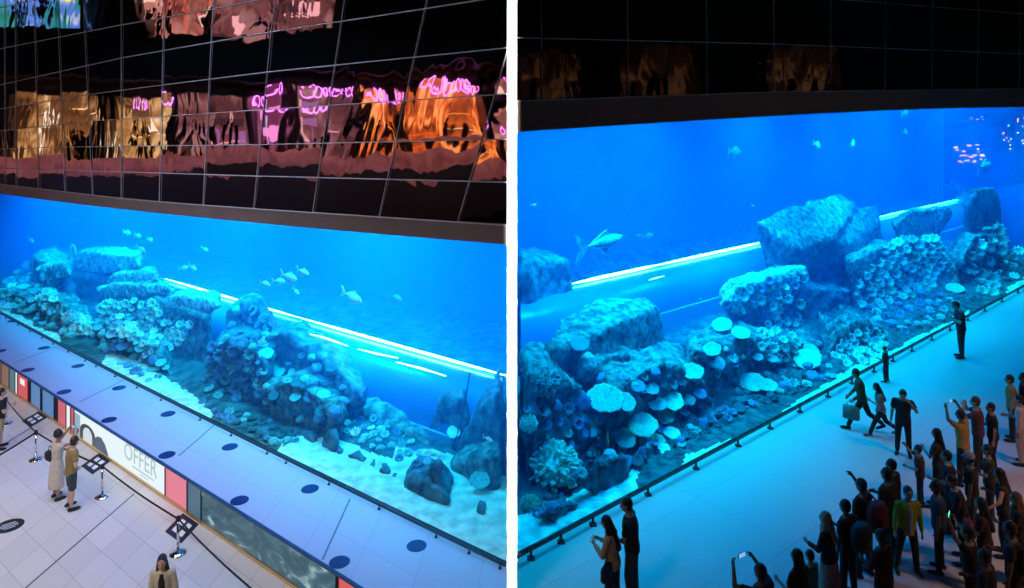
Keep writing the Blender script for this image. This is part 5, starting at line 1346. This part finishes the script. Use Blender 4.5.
def bag(p, rz, size, col, label, strap_to=None, name='handbag', cat='bag'):
    t = empty(name, p, rz); tag(t, label, cat)
    bm = bmesh.new(); add_box(bm, (0, 0, 0), size); bmesh.ops.bevel(bm, geom=bm.edges[:], offset=min(size) * .25, segments=3); mesh_obj('pouch', bm, cloth(col), t)
    if name == 'backpack':
        bm = bmesh.new(); add_box(bm, (0, -size[1] * .55, -size[2] * .15), (size[0] * .7, size[1] * .4, size[2] * .45)); bmesh.ops.bevel(bm, geom=bm.edges[:], offset=.03, segments=3); mesh_obj('pocket', bm, cloth(tuple(x * .8 for x in col)), t)
        for s in (-1, 1):
            bm = bmesh.new(); tube(bm, [(s * .11, size[1] * .45, -size[2] * .42), (s * .15, size[1] * .9, -.05), (s * .14, size[1] * 1.5, size[2] * .42), (s * .12, size[1] * .9, size[2] * .56), (s * .10, size[1] * .3, size[2] * .46)], .016, 8); mesh_obj('strap', bm, cloth((.02, .02, .02)), t)
    else:
        bm = bmesh.new(); w_ = size[0] * .3; pts = [V((w_ * math.cos(a), 0, size[2] * .45 + (.16) * math.sin(a))) for a in np.linspace(0, math.pi, 9)]
        tube(bm, pts, .009, 6); mesh_obj('strap', bm, cloth(tuple(x * .6 for x in col)), t)
    return t
D = math.radians
def byhead(px, py, h, z=0.0): p = at_z(px, py, z + h); return V((p.x, p.y, z))
def byfeet(px, py, z=0.0): return at_floor(px, py, z)
# ---- left hall
c = person('man in olive T-shirt and dark shorts beside the woman taking a photo', byfeet(71, 509, LFZ), 1.66, D(-38), ('down', 'hip'), 'rest', ('shirt', (.30, .20, .075)), ('shorts', (.045, .06, .055)), ('short', (.03, .018, .012)), LT, 4, (8, 15))
c = person('woman with bunched dark hair raising her phone towards the tank', byfeet(57, 499, LFZ), 1.62, D(-30), ('photo', 'photo'), 'stand', ('crop', (.60, .52, .42)), ('midi', (.62, .52, .42)), ('curly', BLK), MD, 3, (0, 0), True, 'none')
phone(mid(c['hands_w']) + V((0, 0, .05)), c['rz'], 'black phone raised by the woman with bunched dark hair')
bag(c['T'](.10, -.02, -.29), c['rz'], (.30, .12, .20), (.015, .013, .014), 'black handbag at the side of the woman with bunched hair')
c = person('woman in pale open cardigan and yellow mask near the lowest queue post', byhead(163, 551, 1.62, LFZ), 1.62, D(-165), ('down', 'front'), 'walk', ('jacket', (.62, .50, .36)), ('trousers', (.03, .03, .035)), ('long', BLK), LT, 3, (6, 0), True, 'full', mask=(.65, .42, .10), inner=(.012, .012, .014))
c = person('person in black top and tan shorts cut by the picture edge', byfeet(0, 449, LFZ), 1.66, D(-55), ('down', 'chest'), 'stand', ('shirt', (.014, .014, .018)), ('shorts', (.50, .34, .18)), ('short', BLK), LT)
phone(c['hands_w'][1] + V((0, 0, .03)), c['rz'], 'phone glowing blue in the hand of the person in tan shorts')
# ---- deep tank hall: strollers near the glass
G = 39
c = person('tall man in black close behind the woman with the camera', byhead(632, 499, 1.78), 1.78, D(70), ('front', 'down'), 'rest', ('shirt', (.012, .012, .013)), ('trousers', (.05, .04, .035)), ('short', (.02, .012, .01)), MD, 5, (6, 10))
c = person('woman in peach top with long dark hair holding a camera', byhead(613, 518, 1.62), 1.62, D(60), ('chest', 'chest'), 'rest', ('shirt', (.55, .26, .15)), ('trousers', (.025, .025, .035)), ('long', BLK), MD, 6, (14, 0), True, 'full', shoes=(.3, .2, .18))
phone(mid(c['hands_w']) + c['fwd'] * .04, c['rz'], 'dark camera held by the woman in the peach top', 'phonescreen')
bag(c['T'](-.02, .0, -.32), c['rz'], (.26, .10, .22), (.02, .018, .03), 'dark handbag hanging beside the woman in the peach top')
c = person('man in navy shirt standing alone by the rail looking at his phone', byfeet(961, 358), 1.98, D(75), ('chest', 'chest'), 'stand', ('shirt', (.018, .022, .045)), ('trousers', (.012, .012, .018)), ('short', BLK), MD, 5, (24, 0))
phone(mid(c['hands_w']) + c['fwd'] * .03, c['rz'], 'phone in the hands of the man alone by the rail')
c = person('small boy in dark clothes leaning to the glass by the rail', byfeet(886, 382), 1.12, D(45), ('front', 'down'), 'rest', ('shirt', (.016, .018, .03)), ('trousers', (.012, .012, .02)), ('short', BLK), MD, 5)
c = person('woman in khaki jacket striding past with a big pale bag', byfeet(862, 430), 1.70, D(62), ('bag', 'swing_f'), 'stride', ('jacket', (.075, .058, .025)), ('trousers', (.010, .010, .014)), ('short', BLK), MD, 10, (8, 0), True, 'full')
bag(c['hands_w'][0] + V((0, 0, -.30)), c['rz'] + 1.4, (.40, .14, .34), (.16, .20, .17), 'big grey green bag carried by the woman in the khaki jacket')
c = person('girl in white top walking beside the woman in the khaki jacket', byfeet(881, 436), 1.45, D(75), ('chest', 'down'), 'stride', ('shirt', (.30, .22, .20)), ('trousers', (.012, .011, .016)), ('long', BLK), MD, 8, (10, 0), True, 'half', shoes=(.25, .1, .08))
c = person('man in black walking with one hand raised to his face', byfeet(903, 455), 1.72, D(150), ('face', 'down'), 'rest', ('shirt', (.010, .010, .012)), ('trousers', (.009, .009, .012)), ('short', BLK), MD, 14, (16, 0))
# ---- deep tank hall: the crowd
ppl = [
 ('person in mustard shirt holding a phone high with both arms', (963, 411), 1.70, 34, ('photo_high', 'photo_high'), 'stand', ('shirt', (.42, .24, .05)), ('trousers', (.012, .012, .014)), ('short', BLK), BR, 3, 'half', False),
 ('man in wine shirt with elbows out lifting a camera to his eyes', (978, 398), 1.74, 50, ('face', 'face'), 'stand', ('shirt', (.10, .025, .035)), ('trousers', (.03, .02, .02)), ('short', (.10, .02, .015)), MD, 3, 'half', False),
 ('woman in black with bare forearms behind the man in the wine shirt', (993, 404), 1.60, 70, ('down', 'front'), 'rest', ('shirt', (.012, .011, .012)), ('trousers', (.012, .012, .012)), ('short', BLK), MD, 3, 'half', True),
 ('person in orange yellow shirt, uppermost of the crowd at the picture edge', (1012, 376), 1.68, 60, ('down', 'down'), 'stand', ('shirt', (.40, .20, .045)), ('trousers', (.012, .014, .02)), ('short', BLK), MD, 3, 'half', False),
 ('person in black shirt half cut by the picture edge behind the pink outfit', (1026, 374), 1.74, 70, ('down', 'down'), 'stand', ('shirt', (.012, .012, .014)), ('trousers', (.012, .012, .014)), ('short', BLK), BR, 3, 'half', False),
 ('person in pale pink tunic and loose trousers at the picture edge', (1022, 396), 1.66, 48, ('down', 'front'), 'rest', ('long', (.55, .38, .36)), ('trousers', (.50, .34, .31)), ('short', BLK), MD, 4, 'full', True),
 ('long-haired woman in dark grey with a red bag strap', (939, 430), 1.62, 36, ('chest', 'down'), 'stand', ('shirt', (.035, .035, .032)), ('trousers', (.015, .014, .014)), ('long', BLK), MD, 3, 'half', True),
 ('child in brown top peeping left of the long-haired woman', (920, 446), 1.30, 60, ('front', 'photo'), 'stand', ('shirt', (.07, .035, .025)), ('trousers', (.02, .015, .015)), ('short', BLK), MD, 3, 'half', False),
 ('man in black whose head pokes out between the crowd and blue floor', (894, 461), 1.66, 40, ('down', 'down'), 'stand', ('shirt', (.012, .012, .016)), ('trousers', (.012, .012, .014)), ('short', BLK), BR, 3, 'half', False),
 ('man in dark olive top behind the yellow-green jacket', (889, 470), 1.72, 30, ('down', 'front'), 'stand', ('shirt', (.03, .032, .02)), ('trousers', (.012, .012, .014)), ('short', BLK), BR, 3, 'full', False),
 ('man with slicked hair wearing the dark red backpack', (864, 481), 1.74, 30, ('down', 'photo'), 'stand', ('shirt', (.06, .014, .014)), ('trousers', (.012, .012, .014)), ('short', BLK), BR, 3, 'half', False),
 ('young man in yellow-green jacket facing away from the tank', (907, 486), 1.60, 176, ('down', 'down'), 'wide', ('jacket', (.30, .34, .03)), ('trousers', (.014, .014, .018)), ('short', BLK), MD, 3, 'full', False),
 ('person in black wearing the teal backpack', (848, 502), 1.66, 34, ('down', 'front'), 'stand', ('shirt', (.012, .013, .016)), ('trousers', (.010, .010, .012)), ('short', BLK), BR, 3, 'half', False),
 ('woman in cream headscarf, black top and long rosy skirt', (829, 514), 1.64, 42, ('front', 'down'), 'stand', ('jacket', (.010, .010, .010)), ('skirt', (.32, .20, .17)), ('scarf', (.42, .27, .17)), MD, 4, 'full', True),
 ('long-haired person in black next to the teal draped child', (800, 552), 1.62, 36, ('front', 'down'), 'stand', ('shirt', (.014, .012, .012)), ('trousers', (.012, .012, .012)), ('long', BLK), MD, 3, 'half', True),
 ('child draped in teal between the long hair and the headscarf', (812, 552), 1.30, 36, ('down', 'down'), 'stand', ('long', (.05, .28, .26)), ('midi', (.05, .26, .25)), ('short', BLK), MD, 3, 'full', True),
 ('man at the lower edge holding a phone out beside the long-haired person', (763, 567), 1.68, 30, ('photo', 'photo'), 'stand', ('shirt', (.05, .02, .014)), ('trousers', (.012, .012, .012)), ('short', BLK), BR, 3, 'half', False),
 ('person in maroon top with dark hair below the red backpack', (884, 532), 1.66, 25, ('front', 'front'), 'stand', ('shirt', (.055, .012, .014)), ('trousers', (.014, .012, .03)), ('short', BLK), BR, 3, 'full', False),
 ('person in black lifting a phone with a green light', (972, 528), 1.66, 50, ('up_one', 'down'), 'stand', ('shirt', (.012, .012, .014)), ('trousers', (.012, .012, .016)), ('short', BLK), MD, 4, 'half', False),
 ('long-haired woman in black and white with one pale pink sleeve', (1004, 470), 1.64, 60, ('out', 'chest'), 'rest', ('jacket', (.03, .026, .028)), ('trousers', (.012, .012, .014)), ('long', BLK), MD, 5, 'none', True),
 ('person in black leaning beside the red and blue bag', (962, 476), 1.62, 70, ('front', 'down'), 'wide', ('shirt', (.013, .012, .014)), ('trousers', (.012, .012, .014)), ('short', BLK), MD, 14, 'full', False),
 ('person in dark blue between the crowd and the mustard shirt', (950, 452), 1.62, 55, ('front', 'down'), 'stand', ('shirt', (.015, .017, .03)), ('trousers', (.012, .012, .014)), ('short', BLK), MD, 4, 'half', False),
 ('man in charcoal top in front of the red and black bag', (1014, 524), 1.70, 48, ('down', 'front'), 'stand', ('shirt', (.020, .018, .022)), ('trousers', (.012, .012, .014)), ('short', BLK), BR, 3, 'half', False),
 ('person in navy hoodie at the lower far corner', (988, 552), 1.64, 40, ('down', 'front'), 'stand', ('jacket', (.022, .022, .05)), ('trousers', (.012, .012, .014)), ('short', BLK), BR, 3, 'full', False),
 ('woman in dark plum top behind the phone with the green light', (985, 500), 1.62, 45, ('front', 'down'), 'stand', ('shirt', (.035, .012, .022)), ('trousers', (.012, .012, .016)), ('long', BLK), MD, 4, 'half', True),
 ('man in faded denim shirt left of the woman in plum', (939, 482), 1.66, 62, ('down', 'front'), 'stand', ('shirt', (.03, .055, .10)), ('trousers', (.014, .014, .018)), ('short', BLK), BR, 3, 'half', False),
 ('person with pale cap in black between denim shirt and pink sleeve', (972, 454), 1.64, 55, ('down', 'chest'), 'stand', ('shirt', (.013, .013, .016)), ('trousers', (.05, .045, .05)), ('short', BLK), BR, 3, 'half', False),
 ('person in dark grey top near the pale pink outfit', (990, 446), 1.60, 60, ('front', 'down'), 'stand', ('shirt', (.028, .026, .03)), ('trousers', (.012, .012, .014)), ('short', BLK), MD, 3, 'half', True),
 ('woman in black with coppery scarf at the picture edge low down', (1020, 494), 1.60, 55, ('front', 'down'), 'stand', ('jacket', (.014, .013, .014)), ('skirt', (.02, .018, .02)), ('scarf', (.16, .07, .04)), MD, 4, 'full', True),
 ('person in black at the lower edge below the maroon top', (918, 575), 1.60, 40, ('down', 'down'), 'stand', ('shirt', (.012, .012, .014)), ('trousers', (.012, .012, .014)), ('short', BLK), BR, 3, 'half', False),
]
info = {}
for lb, (px, py), hh, yaw, arms, legs, top, bot, hair, sk, lean, slv, fem in ppl[:-1]:
    info[lb[:24]] = person(lb, byhead(px, py, hh), hh, D(yaw), arms, legs, top, bot, hair, sk, lean, (2, 0), fem, slv, inner=(.5, .35, .33) if lb.startswith('young man in yellow') else None, hat=(.30, .28, .26) if 'pale cap' in lb else None)
def I(s): return next(v for k_, v in info.items() if s in k_)
q = I('mustard'); phone(mid(q['hands_w']) + V((0, 0, .05)), q['rz'], 'phone held high by the person in the mustard shirt')
q = I('man in wine'); phone(mid(q['hands_w']) + q['fwd'] * .05, q['rz'], 'camera lifted by the man in the wine shirt')
q = I('person in black lifting'); phone(q['hands_w'][0] + V((0, 0, .05)), q['rz'], 'phone showing a green light near the lower edge', 'phonegreen')
q = I('man at the lower edge'); phone(mid(q['hands_w']) + V((0, 0, .04)), q['rz'], 'phone held out at the lower edge of the crowd')
q = I('man with slicked'); bag(q['T'](.26, -.27), q['rz'], (.34, .20, .46), (.13, .016, .016), 'dark red backpack in the middle of the crowd', name='backpack')
q = I('person in black wearing'); bag(q['T'](.26, -.26), q['rz'], (.32, .18, .44), (.03, .07, .085), 'teal backpack beside the dark red one', name='backpack')
q = I('person in black leaning'); bag(q['T'](-.10, .0, -.36), q['rz'], (.28, .12, .34), (.20, .03, .05), 'red and blue bag held low in the crowd')
q = I('man in charcoal'); bag(q['T'](.24, -.265), q['rz'], (.34, .20, .46), (.14, .014, .03), 'crimson backpack at the lower far corner', name='backpack')
# turn every remeshed body and garment into plain geometry in one go
dg = bpy.context.evaluated_depsgraph_get()
done = [(o, bpy.data.meshes.new_from_object(o.evaluated_get(dg), depsgraph=dg)) for o in PENDING]
for o, me in done:
    o.modifiers.clear(); o.data = me
    me.polygons.foreach_set('use_smooth', [True] * len(me.polygons))
